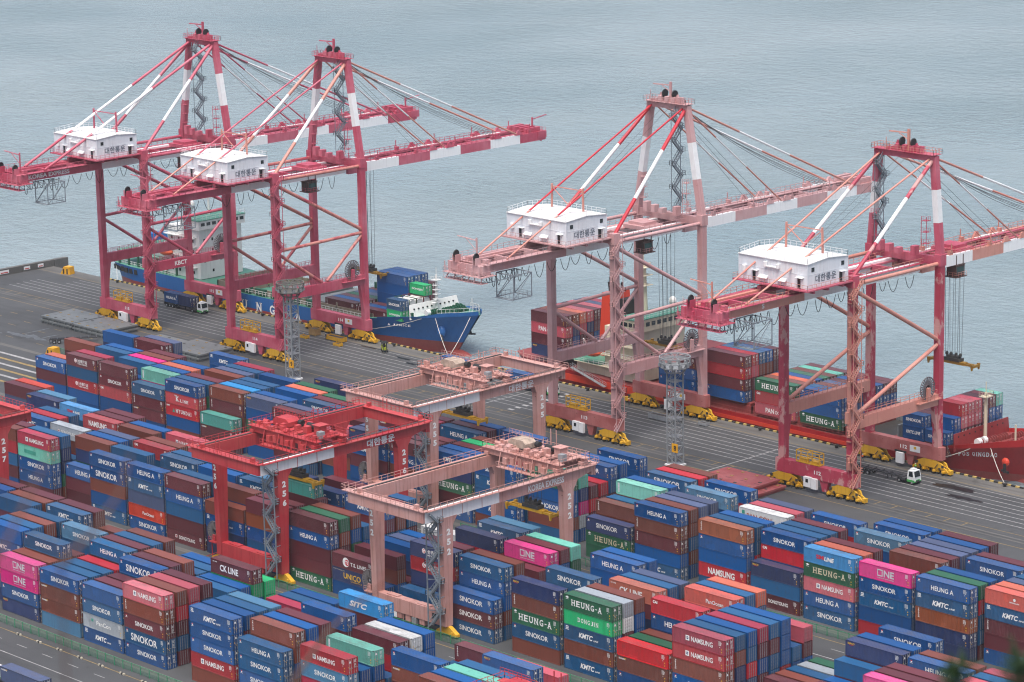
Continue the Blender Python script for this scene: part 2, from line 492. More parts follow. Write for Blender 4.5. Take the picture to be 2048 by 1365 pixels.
# black and yellow kerb along the water, bollards, fenders
KY, KB = plain('kerb_yellow', (0.50, 0.36, 0.12, 1)), plain('kerb_black', (0.03, 0.03, 0.03, 1))
ky = MB().box(-0.5, 0.5, -0.22, 0.22, 0, 0.32).mesh('kerb_block', KY)
kb = MB().box(-0.5, 0.5, -0.22, 0.22, 0, 0.318).mesh('kerb_block', KB)
for i in range(290):
    link('kerb_block', ky if i % 2 else kb, kerbq, (-700+i*1.15, QY-0.3, 0.005))
bol = MB()
bol.tube((0, 0, 0), (0, 0, 0.55), 0.34, 10).tube((0, 0, 0.5), (0, 0, 0.75), 0.5, 10).bar((-0.6, 0, 0.62), (0.6, 0, 0.62), 0.28)
bolm = bol.mesh('bollard', KB)
place = ['beside the stern of the blue ship', 'below the white house of the blue ship', 'left of the blue lettering on the hull', 'under the open hold of the blue ship',
         'by the second crane from the left', 'near the bow of the blue ship', 'before the red bulb', 'on the open quay between the two ships',
         'by the gangway of the red ship', 'at the foot of the third crane', 'left of the fourth crane', 'beside the red hull behind the fourth crane', 'near the bow of the red ship']
for i, x in enumerate((-694, -672, -650, -628, -600, -574, -553, -527, -503, -478, -447, -424, -377)):
    tag(link('mooring_bollard', bolm, None, (x, QY-1.6, 0.004)), 'black iron mooring bollard on the quay edge '+place[i], 'bollard', 'mooring bollards along the quay')

# green mesh fences along the yard roads
GREEN = plain('fence_green', (0.03, 0.27, 0.13, 1), 0.5)
def mesh_mat():
    mt, nt, b = newmat('fence_mesh')
    b.inputs['Base Color'].default_value = (0.05, 0.22, 0.13, 1)
    tr = N(nt, 'ShaderNodeBsdfTransparent')
    ms = N(nt, 'ShaderNodeMixShader')
    ms.inputs[0].default_value = 0.2
    nt.links.new(tr.outputs[0], ms.inputs[1]); nt.links.new(b.outputs[0], ms.inputs[2])
    nt.links.new(ms.outputs[0], nt.nodes['Material Output'].inputs[0])
    return mt
FMESH = mesh_mat()
post = MB().box(-0.05, 0.05, -0.05, 0.05, 0, 1.75).mesh('post', GREEN)
pan = MB().box(0.06, 2.54, -0.01, 0.01, 0.12, 1.62).mesh('mesh_panel', FMESH)
rl = MB().box(0.06, 2.54, -0.03, 0.03, 1.63, 1.70).mesh('top_rail', GREEN)
def fence(x0, n, y, label):
    f = empty('mesh_fence', (x0, y, 0.004))
    tag(f, label, 'fence')
    for i in range(n+1):
        link('post', post, f, (i*2.6, 0, 0))
        if i < n:
            link('mesh_panel', pan, f, (i*2.6, 0, 0)); link('top_rail', rl, f, (i*2.6, 0, 0))
    return f
fence(-464, 34, 305.6, 'green wire mesh fence between the nearest container row and the road, lower left')
fence(-446, 52, 355.2, 'green wire mesh fence behind the nearest yard block, past the legs of the gantries')
fence(-440, 56, 405.6, 'green wire mesh fence in front of the yard block nearest the quay')
fence(-633, 8, 443.0, 'short green wire mesh fence left of the stacks by the striped crossing')
strip_b = MB().box(-0.7, 0.7, -0.16, 0.16, 0, 0.34, 0).box(-0.25, 0.25, -0.17, 0.17, 0.0, 0.345, 1).mesh('kerb_stop', [plain('kerb_cream', (0.5, 0.46, 0.36, 1)), KB])
for i in range(9):
    link('kerb_stop', strip_b, ground, (-452+i*6.4, 303.6, 0.006))
# ------------------------------------------------------------------ lettering
_tc = {}
def glyphs(s, bold=0.03, shear=0.0):
    """flat text outline as (verts2d, faces), baseline at 0, unit size"""
    key = (s, bold, shear)
    if key in _tc: return _tc[key]
    c = bpy.data.curves.new('t', 'FONT')
    c.body, c.offset, c.resolution_u, c.shear = s, bold, 3, shear
    ob = bpy.data.objects.new('t', c)
    col.objects.link(ob)
    dg = bpy.context.evaluated_depsgraph_get()
    me = bpy.data.meshes.new_from_object(ob.evaluated_get(dg))
    vv = [(v.co.x, v.co.y) for v in me.vertices]
    ff = [tuple(p.vertices) for p in me.polygons]
    bpy.data.objects.remove(ob); bpy.data.curves.remove(c); bpy.data.meshes.remove(me)
    _tc[key] = (vv, ff)
    return vv, ff

def fit(s, w, h, cx, cz, bold=0.03, shear=0.0):
    """text scaled to width w and height h round (cx, cz) -> 2D verts, faces"""
    vv, ff = glyphs(s, bold, shear)
    xs, ys = [p[0] for p in vv], [p[1] for p in vv]
    kx, ky = w/(max(xs)-min(xs)), h/(max(ys)-min(ys))
    return [((x-min(xs))*kx+cx-w/2, (y-min(ys))*ky+cz-h/2) for x, y in vv], ff

def serif(s, w, h, cx, cz, bold=0.022, sr=0.10):
    """slab serif lettering: each capital set apart, with bars on its stroke ends"""
    adv = []
    for ch in s:
        adv.append(0.55 if ch in '-I' else (0.45 if ch == ' ' else 1.0))
    unit = w/sum(adv)
    x = cx-w/2
    V, F = [], []
    def quad(x0, x1, z0, z1):
        b = len(V)
        V.extend([(x0, z0), (x1, z0), (x1, z1), (x0, z1)]); F.append((b, b+1, b+2, b+3))
    for ch, a in zip(s, adv):
        if ch == '-': quad(x+0.12*unit, x+0.5*unit, cz-0.08*h, cz+0.06*h)
        elif ch != ' ':
            gw = unit*a*(0.30 if ch == 'I' else 0.70)
            vv, ff = fit(ch, gw, h, x+unit*a/2, cz, bold)
            b = len(V)
            V.extend(vv); F.extend(tuple(b+i for i in f) for f in ff)
            t, e = 0.10*h, sr*unit
            for zz, up in ((cz-h/2, 1), (cz+h/2, -1)):
                xs = sorted(p[0] for p in vv if abs(p[1]-zz) < 0.02*h)
                if ch in 'GOCSJ' and not (ch == 'J' and up < 0): continue
                grp = []
                for q in xs:
                    if grp and q-grp[-1][1] < gw*0.33: grp[-1][1] = q
                    else: grp.append([q, q])
                for g0, g1 in grp:
                    if g1-g0 < gw*0.8: quad(g0-e, g1+e, min(zz, zz+up*t), max(zz, zz+up*t))
        x += unit*a
    return V, F

def face_y(parts, y=0.03):
    """2D parts [(verts, faces, material index)] laid on the -y side of a container"""
    mb = MB()
    for k, (vv, ff, mi) in enumerate(parts):
        mb.add([(a, y-0.0015*k, b_) for a, b_ in vv], ff, mi)
    return mb

def rect(x0, x1, z0, z1): return ([(x0, z0), (x1, z0), (x1, z1), (x0, z1)], [(0, 1, 2, 3)])
def disc(cx, cz, r, n=18, a0=0.0, a1=2*math.pi):
    return ([(cx+r*math.cos(a0+(a1-a0)*i/n), cz+r*math.sin(a0+(a1-a0)*i/n)) for i in range(n+1)], [tuple(range(n+1))])

LM = {'w': LETTER, 'c': CREAM, 'y': YELLOW_L, 'r': plain('lettering_red', (0.55, 0.03, 0.05, 1)), 'g': plain('logo_green', (0.05, 0.33, 0.25, 1)),
      's': plain('lettering_silver', (0.55, 0.57, 0.6, 1)), 'd': plain('lettering_rust', (0.42, 0.1, 0.06, 1)), 'n': plain('lettering_navy', (0.05, 0.09, 0.2, 1)),
      'b': plain('print_dark', (0.02, 0.05, 0.12, 1))}
_lm = {}
def lettering(code):
    if code in _lm: return _lm[code]
    P, mats = [], ['w']
    def t(s, w, h, cx=6.1, cz=1.42, bold=0.018, shear=0.0, c='w'):
        if c not in mats: mats.append(c)
        vv, ff = fit(s, w, h, cx, cz, bold, shear); P.append((vv, ff, mats.index(c)))
    def sh(g_, c='w'):
        if c not in mats: mats.append(c)
        P.append((g_[0], g_[1], mats.index(c)))
    if code == 'SINO': t('SINOKOR', 5.7, 0.92)
    elif code == 'SINOB': t('SINOKOR', 7.4, 1.3, 5.9)
    elif code == 'HEUNG': t('HEUNG A', 5.4, 0.95)
    elif code in ('HA', 'HAC'): sh(serif('HEUNG-A', 8.2, 1.15, 6.1, 1.42), 'c' if code == 'HAC' else 'w')
    elif code == 'KMTC': t('KMTC', 3.5, 0.95, 5.6, 1.4, 0.035, 0.25); t('LINE', 1.2, 0.3, 8.1, 1.1, 0.03, 0.25)
    elif code == 'NAMS':
        t('NAMSUNG', 4.9, 0.9, 6.9, 1.38); sh(rect(3.2, 4.05, 0.95, 1.85)); sh(disc(3.62, 1.4, 0.26), 'n'); sh(rect(3.35, 3.9, 1.36, 1.44), 'w')
    elif code == 'NAMB': t('NAMSUNG', 6.8, 1.3, 5.6, 1.3, 0.035)
    elif code == 'ONE':
        sh(rect(4.3, 5.7, 0.95, 2.25), 's'); P[-1] = (rect(4.3, 5.55, 2.0, 2.2)+(P[-1][2],))
        k = P[-1][2]
        P.append(rect(4.3, 5.55, 0.9, 1.1)+(k,)); P.append(rect(4.3, 4.5, 1.1, 2.0)+(k,)); P.append(rect(5.35, 5.55, 1.1, 2.0)+(k,))
        t('NE', 2.4, 1.3, 7.0, 1.55, 0.03, 0, 's'); t('OCEAN NETWORK EXPRESS', 3.9, 0.2, 6.25, 0.58, 0.02, 0, 's')
    elif code == 'DJ': sh(serif('DONGJIN', 5.6, 0.9, 6.1, 1.35))
    elif code == 'PANO': t('PanOcean', 4.0, 0.72, 6.9, 1.2)
    elif code == 'PANB': t('PAN', 2.6, 1.15, 4.2, 1.35); t('OCEAN', 3.2, 0.8, 7.4, 1.2)
    elif code == 'PANC': t('PanCon', 4.2, 0.85, 6.6, 1.4); sh(rect(3.0, 3.6, 1.4, 1.95), 'g')
    elif code == 'PANW': t('PAN CON', 6.0, 1.0, 5.4, 1.3, 0.02, 0, 'd'); sh(rect(1.2, 1.9, 1.5, 2.2), 'g')
    elif code == 'CK': t('CK LINE', 5.6, 1.3, 5.6, 1.3, 0.03); t('CK LINE', 1.3, 0.22, 1.3, 2.25, 0.03)
    elif code == 'SITC': t('SITC', 5.0, 1.1, 5.6, 1.4, 0.04, 0.25)
    elif code == 'KLINE':
        sh(serif('K', 1.6, 1.25, 4.5, 1.5, 0.03)); sh(serif('LINE', 3.2, 0.75, 7.0, 1.25, 0.025)); sh(rect(3.3, 4.4, 2.2, 2.3))
    elif code == 'HYUN':
        sh(serif('HYUNDAI', 6.0, 0.95, 6.6, 1.35, 0.03)); sh(([(2.4, 0.9), (3.3, 0.9), (3.0, 1.9)], [(0, 1, 2)]), 'g'); t('HMM', 1.2, 0.4, 0.9, 2.3)
    elif code == 'TS':
        sh(disc(4.1, 1.4, 0.95)); sh(disc(4.4, 1.35, 0.62), 'r'); t('TS', 0.95, 0.65, 4.35, 1.35, 0.03, 0.1); t('T.S. LINES', 4.6, 0.75, 7.7, 1.25)
    elif code == 'UNICO': t('UNICO', 5.0, 1.15, 5.8, 1.45, 0.02, 0, 'y'); t('LOGISTICS', 3.2, 0.25, 7.0, 0.6, 0.01, 0, 'y'); t('www.unicologx.com', 3.4, 0.25, 2.0, 2.35, 0.01, 0, 'c')
    elif code == 'SM':
        t('SM', 1.9, 0.85, 4.2, 1.5, 0.04, 0, 'r'); t('LINE', 2.5, 0.85, 6.5, 1.4, 0.04, 0.2)
        sh(([(6.9, 2.1), (7.35, 1.95), (7.8, 2.1), (7.55, 1.85), (7.15, 1.85)], [(0, 1, 2, 3, 4)]), 'n')
    elif code == 'HEDE':
        t('合德海运', 3.6, 0.85, 6.6, 1.55, 0.012); t('HEDE SHIPPING', 3.6, 0.3, 6.6, 0.85, 0.02)
        sh(disc(3.8, 1.5, 0.5)); t('G', 0.62, 0.7, 3.8, 1.5, 0.02, 0, 'r'); sh(rect(4.55, 4.62, 0.8, 2.0))
    elif code == 'DY': t('DONGYOUNG', 5.0, 0.72, 6.6, 1.35, 0.02); sh(rect(2.9, 3.5, 1.1, 1.7)); sh(disc(3.2, 1.4, 0.2), 'r')
    elif code == 'CAI': t('CAI', 1.1, 0.55, 1.0, 2.15, 0.05)
    elif code == 'SEACO': t('SEACO', 1.5, 0.32, 1.2, 2.3, 0.03, 0, 'y'); sh(rect(0.8, 1.7, 1.98, 2.06), 'r')
    elif code == 'MAG': t('MAGELLAN', 2.2, 0.28, 6.2, 1.1, 0.03); sh(disc(6.2, 1.7, 0.3)); 
    elif code == 'FLOR': t('FLORENS', 1.6, 0.3, 1.2, 2.3, 0.03); sh(rect(1.7, 2.2, 2.35, 2.5), 'y')
    elif code == 'TRI':
        for i, ch in enumerate('TRITON'): t(ch, 0.3 if ch != 'I' else 0.1, 0.26, 0.75, 2.35-i*0.3, 0.04)
    elif code == 'CRO': sh(rect(0.55, 0.95, 0.5, 2.35)); [t(ch, 0.2, 0.2, 0.75, 2.2-i*0.28, 0.02, 0, 'n') for i, ch in enumerate('CRONOS')]
    elif code == 'PALE': sh(rect(2.6, 6.9, 0.95, 1.75), 'g')
    me = face_y(P).mesh('lettering', [LM[k] for k in mats])
    _lm[code] = me
    return me

# ------------------------------------------------------------------ shipping containers
CL, CW, CH = 12.19, 2.44, 2.79
PAL = {  # real paint colours
 'B': ('royal blue', (0.003, 0.066, 0.225, 1)), 'b': ('mid blue', (0.012, 0.078, 0.188, 1)), 'N': ('navy blue', (0.020, 0.034, 0.105, 1)),
 'G': ('slate blue', (0.062, 0.085, 0.165, 1)), 'M': ('maroon', (0.105, 0.022, 0.030, 1)), 'R': ('red', (0.36, 0.018, 0.028, 1)),
 'C': ('crimson', (0.32, 0.030, 0.060, 1)), 'O': ('rust brown', (0.165, 0.045, 0.030, 1)), 'T': ('salmon orange', (0.46, 0.115, 0.070, 1)),
 'K': ('magenta', (0.50, 0.018, 0.17, 1)), 'P': ('pinkish red', (0.42, 0.075, 0.10, 1)), 'W': ('white', (0.52, 0.53, 0.53, 1)),
 'A': ('mint green', (0.12, 0.40, 0.32, 1)), 'D': ('dark green', (0.020, 0.105, 0.055, 1)), 'V': ('bright green', (0.015, 0.32, 0.12, 1)),
 'S': ('sky blue', (0.025, 0.23, 0.52, 1)), 'Y': ('pale grey', (0.30, 0.34, 0.38, 1)), 'X': ('bright red', (0.55, 0.012, 0.020, 1)),
 'E': ('teal', (0.055, 0.24, 0.21, 1)), 'H': ('steel blue', (0.06, 0.17, 0.29, 1)), 'L': ('orange red', (0.50, 0.055, 0.03, 1)), 'Q': ('orange brown', (0.28, 0.075, 0.03, 1)),
}
CMAT = {k: boxpaint('container_'+v[0].replace(' ', '_'), v[1]) for k, v in PAL.items()}

def corr_body():
    mb = MB()
    n, d = 40, 0.04
    x0, x1 = 0.18, CL-0.18
    p = (x1-x0)/n
    for y, sg in ((0.045, 1), (CW-0.045, -1)):
        prof = []
        for i in range(n):
            a = x0+i*p
            prof += [(a, 0), (a+p*0.3, 0), (a+p*0.5, 1), (a+p*0.8, 1)]
        prof.append((x1, 0))
        vs_ = []
        for a, k in prof: vs_ += [(a, y+sg*d*k, 0.16), (a, y+sg*d*k, CH-0.12)]
        fs = [(2*i, 2*i+2, 2*i+3, 2*i+1) if sg > 0 else (2*i+1, 2*i+3, 2*i+2, 2*i) for i in range(len(prof)-1)]
        mb.add(vs_, fs)
    prof = []
    n = 30
    p = (x1-x0)/n
    for i in range(n):
        a = x0+i*p
        prof += [(a, 0), (a+p*0.45, 0), (a+p*0.55, 1), (a+p*0.9, 1)]
    prof.append((x1, 0))
    vs_ = []
    for a, k in prof: vs_ += [(a, 0.1, CH-0.03+0.02*k-0.02), (a, CW-0.1, CH-0.03+0.02*k-0.02)]
    mb.add(vs_, [(2*i, 2*i+2, 2*i+3, 2*i+1) for i in range(len(prof)-1)])
    mb.add([(0.06, 0.1, 0.1), (0.06, CW-0.1, 0.1), (0.06, CW-0.1, CH-0.05), (0.06, 0.1, CH-0.05)], [(0, 3, 2, 1)])
    mb.add([(0.1, 0.1, 0.12), (CL-0.1, 0.1, 0.12), (CL-0.1, CW-0.1, 0.12), (0.1, CW-0.1, 0.12)], [(0, 3, 2, 1)])
    return mb
def frame_mb():
    fr = MB()
    for x in (0, CL-0.18):
        for y in (0, CW-0.16):
            fr.box(x+0.004, x+0.176, y+0.004, y+0.156, 0.12, CH-0.12)
    for y in (0.01, CW-0.13):
        fr.box(0.18, CL-0.18, y, y+0.12, 0.0, 0.16); fr.box(0.18, CL-0.18, y, y+0.12, CH-0.12, CH-0.02)
    for x in (0.01, CL-0.15):
        fr.box(x, x+0.14, 0.16, CW-0.16, 0.0, 0.16); fr.box(x, x+0.14, 0.16, CW-0.16, CH-0.13, CH-0.02)
    for x in (0, CL-0.18):
        for y in (0, CW-0.16):
            for z in (0, CH-0.118):
                fr.box(x, x+0.18, y, y+0.16, z, z+0.118, 1)
    return fr
def door_mb(s):
    y0, y1 = (0.17, CW/2-0.01) if s == 0 else (CW/2+0.01, CW-0.17)
    d = MB()
    d.box(CL-0.10, CL-0.05, y0, y1, 0.17, CH-0.14)
    for k in range(4):
        z = 0.3+k*0.62
        d.box(CL-0.05, CL-0.03, y0+0.06, y1-0.06, z, z+0.36)
    for q in (0.28, 0.72):
        y = y0+(y1-y0)*q
        d.tube((CL-0.005, y, 0.06), (CL-0.005, y, CH-0.06), 0.03, 6, 1)
        for z in (0.35, 1.1, 1.9, 2.45): d.box(CL-0.05, CL+0.02, y-0.07, y+0.07, z, z+0.1, 1)
        d.box(CL-0.01, CL+0.03, y, y+0.32, 1.0, 1.06, 1)
    return d
def marks_mb(logo):
    m_ = MB()
    rr = random.Random(len(logo))
    def q(x0, x1, z0, z1, mi=0, y=0.032): m_.add([(x0, y, z0), (x1, y, z0), (x1, y, z1), (x0, y, z1)], [(0, 1, 2, 3)], mi)
    for k in range(4):                                   # number and code print, right top of the side
        x = 10.75
        for _ in range(4):
            w = rr.uniform(0.10, 0.2)
            q(x, x+w*0.8, 2.30-k*0.2, 2.42-k*0.2); x += w+0.03
    q(11.35, 11.55, 0.95, 1.15, 1); q(11.35, 11.55, 0.45, 0.65, 1); q(10.95, 11.1, 1.35, 1.45)
    if logo == 'drop':
        vv, ff = disc(0.75, 2.28, 0.2, 12, 0, math.pi); m_.add([(a, 0.032, c) for a, c in vv], ff, 2)
        vv, ff = disc(0.75, 2.28, 0.2, 12, math.pi, 2*math.pi); m_.add([(a, 0.032, c) for a, c in vv], ff, 0)
        q(0.45, 1.05, 1.92, 2.0)
    if logo == 'square':
        q(0.5, 1.15, 2.0, 2.5); q(0.62, 1.03, 2.12, 2.38, 3, 0.030); q(0.75, 0.9, 2.05, 2.3, 0, 0.028); q(0.4, 1.3, 1.78, 1.9)
    if logo == 'diamond':
        m_.add([(0.5, 0.032, 2.3), (0.95, 0.032, 2.08), (1.4, 0.032, 2.3), (0.95, 0.032, 2.52)], [(0, 1, 2, 3)]); q(0.6, 1.3, 1.9, 1.97)
    def e(y0, y1, z0, z1, mi=0, x=CL-0.024): m_.add([(x, y0, z0), (x, y1, z0), (x, y1, z1), (x, y0, z1)], [(0, 1, 2, 3)], mi)
    for k in range(3): e(1.45, 2.1-0.1*k, 2.28-k*0.16, 2.36-k*0.16)
    for k in range(6): e(1.5, 1.7+rr.random()*0.4, 1.66-k*0.13, 1.72-k*0.13)
    e(0.52, 0.85, 1.95, 2.3); e(0.3, 0.48, 1.2, 1.36, 1); e(0.75, 0.95, 0.7, 0.88, 1)
    return m_
MK = [LETTER, YELLOW_L, LM['r'], PAL and CMAT['B']]
BODY = corr_body().mesh('container', [CMAT['B']])
FRAME = frame_mb().mesh('frame', [CMAT['B'], STEELDK])
DOORS = [door_mb(0).mesh('door', [CMAT['B'], ROD]), door_mb(1).mesh('door', [CMAT['B'], ROD])]
MARKS = {k: marks_mb(k).mesh('marking', MK) for k in ('none', 'drop', 'square', 'diamond')}

def container(loc, code, label, group, rz=0.0, lod=2):
    c, _, txt = code.partition('/')
    mt = CMAT[c]
    o = link('shipping_container', BODY, None, loc, rz, [mt])
    tag(o, label, 'container', group)
    link('frame', FRAME, o, (0, 0, 0), 0, [mt])
    link('door', DOORS[0], o, (0, 0, 0), 0, [mt]); link('door', DOORS[1], o, (0, 0, 0), 0, [mt])
    if lod > 1:
        lg = {'SINO': 'drop', 'SINOB': 'drop', 'HEUNG': 'drop', 'KMTC': 'square', 'HA': 'diamond', 'HAC': 'diamond'}.get(txt, 'drop' if (c in 'B' and not txt) else 'none')
        link('marking', MARKS[lg], o)['kind'] = 'stuff'
    if txt:
        lt = link('lettering', lettering(txt), o)
        if txt not in ('ONE', 'CAI', 'SEACO', 'TRI', 'CRO', 'FLOR', 'TS', 'UNICO', 'HEDE', 'KLINE', 'HYUN') and not txt.endswith('2'):
            k = random.uniform(0.92, 1.08)
            lt.scale = (k, 1, k)
            lt.location = (6.1*(1-k)+random.uniform(-0.35, 0.35), 0, 1.4*(1-k)+random.uniform(-0.1, 0.1))
    return o

# the yard: rows of stacks, read bay by bay (left to right) and slot by slot (front to back), top box first
BAYX = [-597.2, -584.3, -571.3, -558.4, -545.5, -532.7, -519.5, -506.5, -493.3, -480.4, -467.2, -454.1, -440.8, -428.0, -408.4, -394.9, -377.8, -364.4, -351.2, -337.9, -324.7, -311.4, -298.0, -284.8]
BY0 = {1: 310.4, 2: 360.4, 3: 410.6}
SP, TP = 2.92, 2.8
yard = {}
def S(b_, bay, txt, n=None):
    """'slot:codes' items; codes top down; n tiers default 5 (or as many as given with '!')"""
    for it in txt.split(';'):
        it = it.strip()
        if not it: continue
        s, _, cs = it.partition(':')
        cs = cs.split()
        k = 5
        if cs and cs[-1].startswith('='): k = int(cs.pop()[1:])
        yard[(b_, bay, int(s))] = (k, cs)
# block 3, nearest the quay
S(3, 0, '0:B/SINO M B/KMTC b =4;1:T =4;3:O M;7:B')
S(3, 1, '0:M/HEDE b R/HEDE B B;1:C;3:b/SINOB;4:B;7:M/TRI M;8:G')
S(3, 2, '0:M/TRI M/SINO R/CAI B B;1:B =4;2:b/SINOB;3:K;4:O;5:M')
S(3, 3, '0:b/SINO M/TRI M/FLOR B =4;1:A/CRO K;2:B;3:T;4:B;8:B/KMTC')
S(3, 4, '0:B/SINO R/KLINE R/HYUN B O;1:b;2:M;4:O/TRI;5:G;6:b;7:C/NAMS')
S(3, 5, '0:E/CRO M/FLOR M =3;1:O/TRI M/TRI O;2:S;3:b;4:b;6:B/KMTC')
S(3, 6, '1:G/SEACO B/SINO D/HA;2:B;4:B;5:T;6:D;8:N/SEACO')
S(3, 7, '0:M/TRI O M;1:G;3:b/SINO;4:M;5:D')
S(3, 8, '1:C/NAMB M =4;2:P =4;4:M =4')
S(3, 9, '0:N/SEACO B/KMTC M;1:G;3:M/FLOR;4:G;5:C/NAMB;6:M')
S(3, 10, '0:M/TRI B/HEUNG O B;1:M;2:M;5:b/HEUNG O;6:M;7:B/SINO')
S(3, 11, '0:B/KMTC N D/HA M B/KMTC;1:B;2:M;3:V;4:O/TRI;7:B/SINO')
S(3, 12, '0:B/SINO b/KMTC b B/KMTC O;2:C/NAMS;3:M')
S(3, 13, '1:D/HA B B/SINO O b;2:A N K Y;3:M R M M =4;4:R M R =4;5:B/SINO;6:B;8:B/SINO B')
S(3, 14, '0:N/SINO D/HAC D/HA =3;1:O/TRI O M =4;2:b =4;3:A/CRO;4:B;6:b/SINOB;7:R;8:O')
S(3, 15, '0:B/HEUNG O/TRI M/TRI B b/KMTC;1:O O b;2:G N;3:G N;5:H/SINO B;7:B/SINO')
S(3, 16, '0:Q/TRI B B R/NAMB b/KMTC;1:b b;2:B;4:W/PANW;5:P;6:G')
S(3, 17, '0:N/SEACO b M/DY =3;1:B/SINO R/CAI B;2:b;3:b;4:M;6:B/SINO')
S(3, 18, '0:S/SM D/HAC P/NAMS B/HEUNG b/SINO;1:T;2:M;5:H/SINO B;7:B/SINO;8:B')
S(3, 19, '0:K/ONE B/SINO b/KMTC B R/CAI;1:B =4;3:O;4:M;5:G;6:G;7:B;8:M')
S(3, 20, '0:B/HEUNG b/KMTC Q/TRI N N;1:D R;2:B;5:B/SINO;6:M')
S(3, 21, '1:L/MAG b/KMTC M/TRI M;2:T;3:G;4:b')
S(3, 22, '0:B M;1:b;2:O;3:B')
# block 2
S(2, 2, '8:M;9:L')
S(2, 3, '7:N/SEACO;8:H')
S(2, 4, '0:O R b M B;1:M;3:B/KMTC;4:R;5:b;7:S/SM')
S(2, 5, '0:C/NAMS A/PALE B/SINO B/HEUNG M/FLOR;1:b N N;3:Y/DY;6:R/NAMB;7:M;8:M')
S(2, 6, '1:B/HEUNG M/TRI M =3;2:O N/SEACO;3:B;4:G;6:O;7:B')
S(2, 7, '0:B/SINO B/SINOB O B b/KMTC;2:b;4:R/CAI;5:O;7:P/NAMS')
S(2, 8, '0:B/HEUNG b/KMTC G L/PANO B/SINO;1:b B =4;3:b/SINO;4:b')
S(2, 9, '0:M/TRI B/HEUNG b M M/DY;1:b B;3:B;4:b;6:M')
S(2, 10, '0:O B/KMTC N N =4;1:O B;3:b/KMTC;4:H;6:N')
S(2, 11, '0:M Q B/ b B;1:M;3:M;5:B/KMTC;7:M')
S(2, 12, '0:M B/HEUNG M M D/HA;1:D O M;2:O B D;3:b B b =4;5:B/KMTC M;6:M;7:b')
S(2, 13, '0:M/TS N/UNICO B =3;2:M =3;4:B =3;5:G =3;6:B =3;8:W =3')
S(2, 14, '0:b b =2;1:N/HEDE R/HEDE N N;2:M;5:N;7:b/KMTC;8:H')
S(2, 15, '0:B/SINO M/SINO b/SINO =3;1:b/SINO B/HEUNG B O b;2:O;4:M =4;5:K/ONE M;6:M;7:A D')
S(2, 16, '0:N/SEACO O/TRI D/HA b/SINO O;3:b/SINO;7:B/HEUNG B;8:B')
S(2, 17, '0:D/HA V/DJ b/KMTC O b/KMTC;1:Y W M;2:O B B;4:T/CK M;5:b;6:G')
S(2, 18, '0:X O/FLOR B =3;3:R/CAI B/HEUNG N/UNICO;6:L/PANO;7:b;8:T')
S(2, 19, '0:C/NAMS R/NAMS O/TRI B/SINO B;1:b;2:B;3:C;4:b;5:B B B R;7:P M =4')
S(2, 20, '4:O =2;5:b =2;6:Y =2;7:D =2;3:M =2')
S(2, 21, '4:b =4;5:N/SEACO;6:B;8:B/SINO')
S(2, 22, '1:K;2:M;3:M;5:B/HEUNG;6:O;7:b =4')
S(2, 23, '3:G;4:P;5:b;6:C/NAMS')
# block 1, nearest the fence
S(1, 7, '7:B;8:M')
S(1, 8, '6:b;7:O/TRI;8:M')
S(1, 9, '2:B B/KMTC;3:b;4:O M;5:b;7:b/KMTC B;8:M M')
S(1, 10, '0:K/ONE K/ONE B/SINO N/SEACO =4;1:O =4;2:b/SINO;3:M =4;5:H/SINO b;8:O =4')
S(1, 11, '0:B/SINO O/FLOR O/FLOR H =4;1:b =4;2:b =4;3:R =4;4:b/HEUNG;5:M;6:b B;7:O M')
S(1, 12, '0:B b/SINO Y/PANC B/KMTC =4;1:M =4;2:M =4;3:B/SINOB;4:M;5:O M;6:b =4;7:b =4;8:B =4')
S(1, 13, '0:P/NAMS O/TRI M/SINO b/SINOB B/SINO;1:O R M b M;2:P C B;3:M;5:b =4;6:B =4;7:M/CK V;8:V V =4')
S(1, 14, '0:B/KMTC B/SINO B/SINO R/NAMS O;1:B;2:b;3:H;6:C =4;7:b =4;8:B =4')
S(1, 15, '0:b/HEUNG b/SINO B/SINO B =4;1:O/TRI;2:B;3:M;5:B M;8:S/SITC M/SITC')
S(1, 16, '0:R/NAMS H/SINO C B B;1:B =4;2:A/CRO B;4:M;5:W/;6:B B')
S(1, 17, '3:B O/FLOR;4:b =4;8:M/TRI =4')
S(1, 18, '1:O;2:B;3:A;4:b;6:B/SEACO;8:P =4')
FILL = 'B B B b b M M O O N G R D'.split()
rnd = random.Random(11)
boxes = []        # (block, bay, slot, tier from ground, ntiers, code)
for (b_, bay, s), (n, cs) in yard.items():
    for i in range(n):
        boxes.append((b_, bay, s, n-1-i, n, cs[i] if i < len(cs) else rnd.choice(FILL)))
for b_ in (1, 2, 3):                                     # lower stacks between the ones above
    for bay in range(24):
        have = [k[2] for k in yard if k[0] == b_ and k[1] == bay]
        if not have: continue
        for s in range(1, max(have)):
            if s not in have:
                n = rnd.choice((2, 3, 3)) if (b_, bay) not in ((2, 13), (2, 20)) else 1
                for i in range(n): boxes.append((b_, bay, s, i, n, rnd.choice(FILL)))

def px(p):
    d = Vector(p)-Vector((0, 0, CAM_H))
    zc = d.dot(fw)
    return (512+CAM_F/4*d.dot(cam_r)/zc, 341.25-CAM_F/4*d.dot(cam_u)/zc, zc)
def boxpos(bx):
    b_, bay, s, t, n, c = bx
    return (BAYX[bay], BY0[b_]+s*SP, 0.02+t*TP)
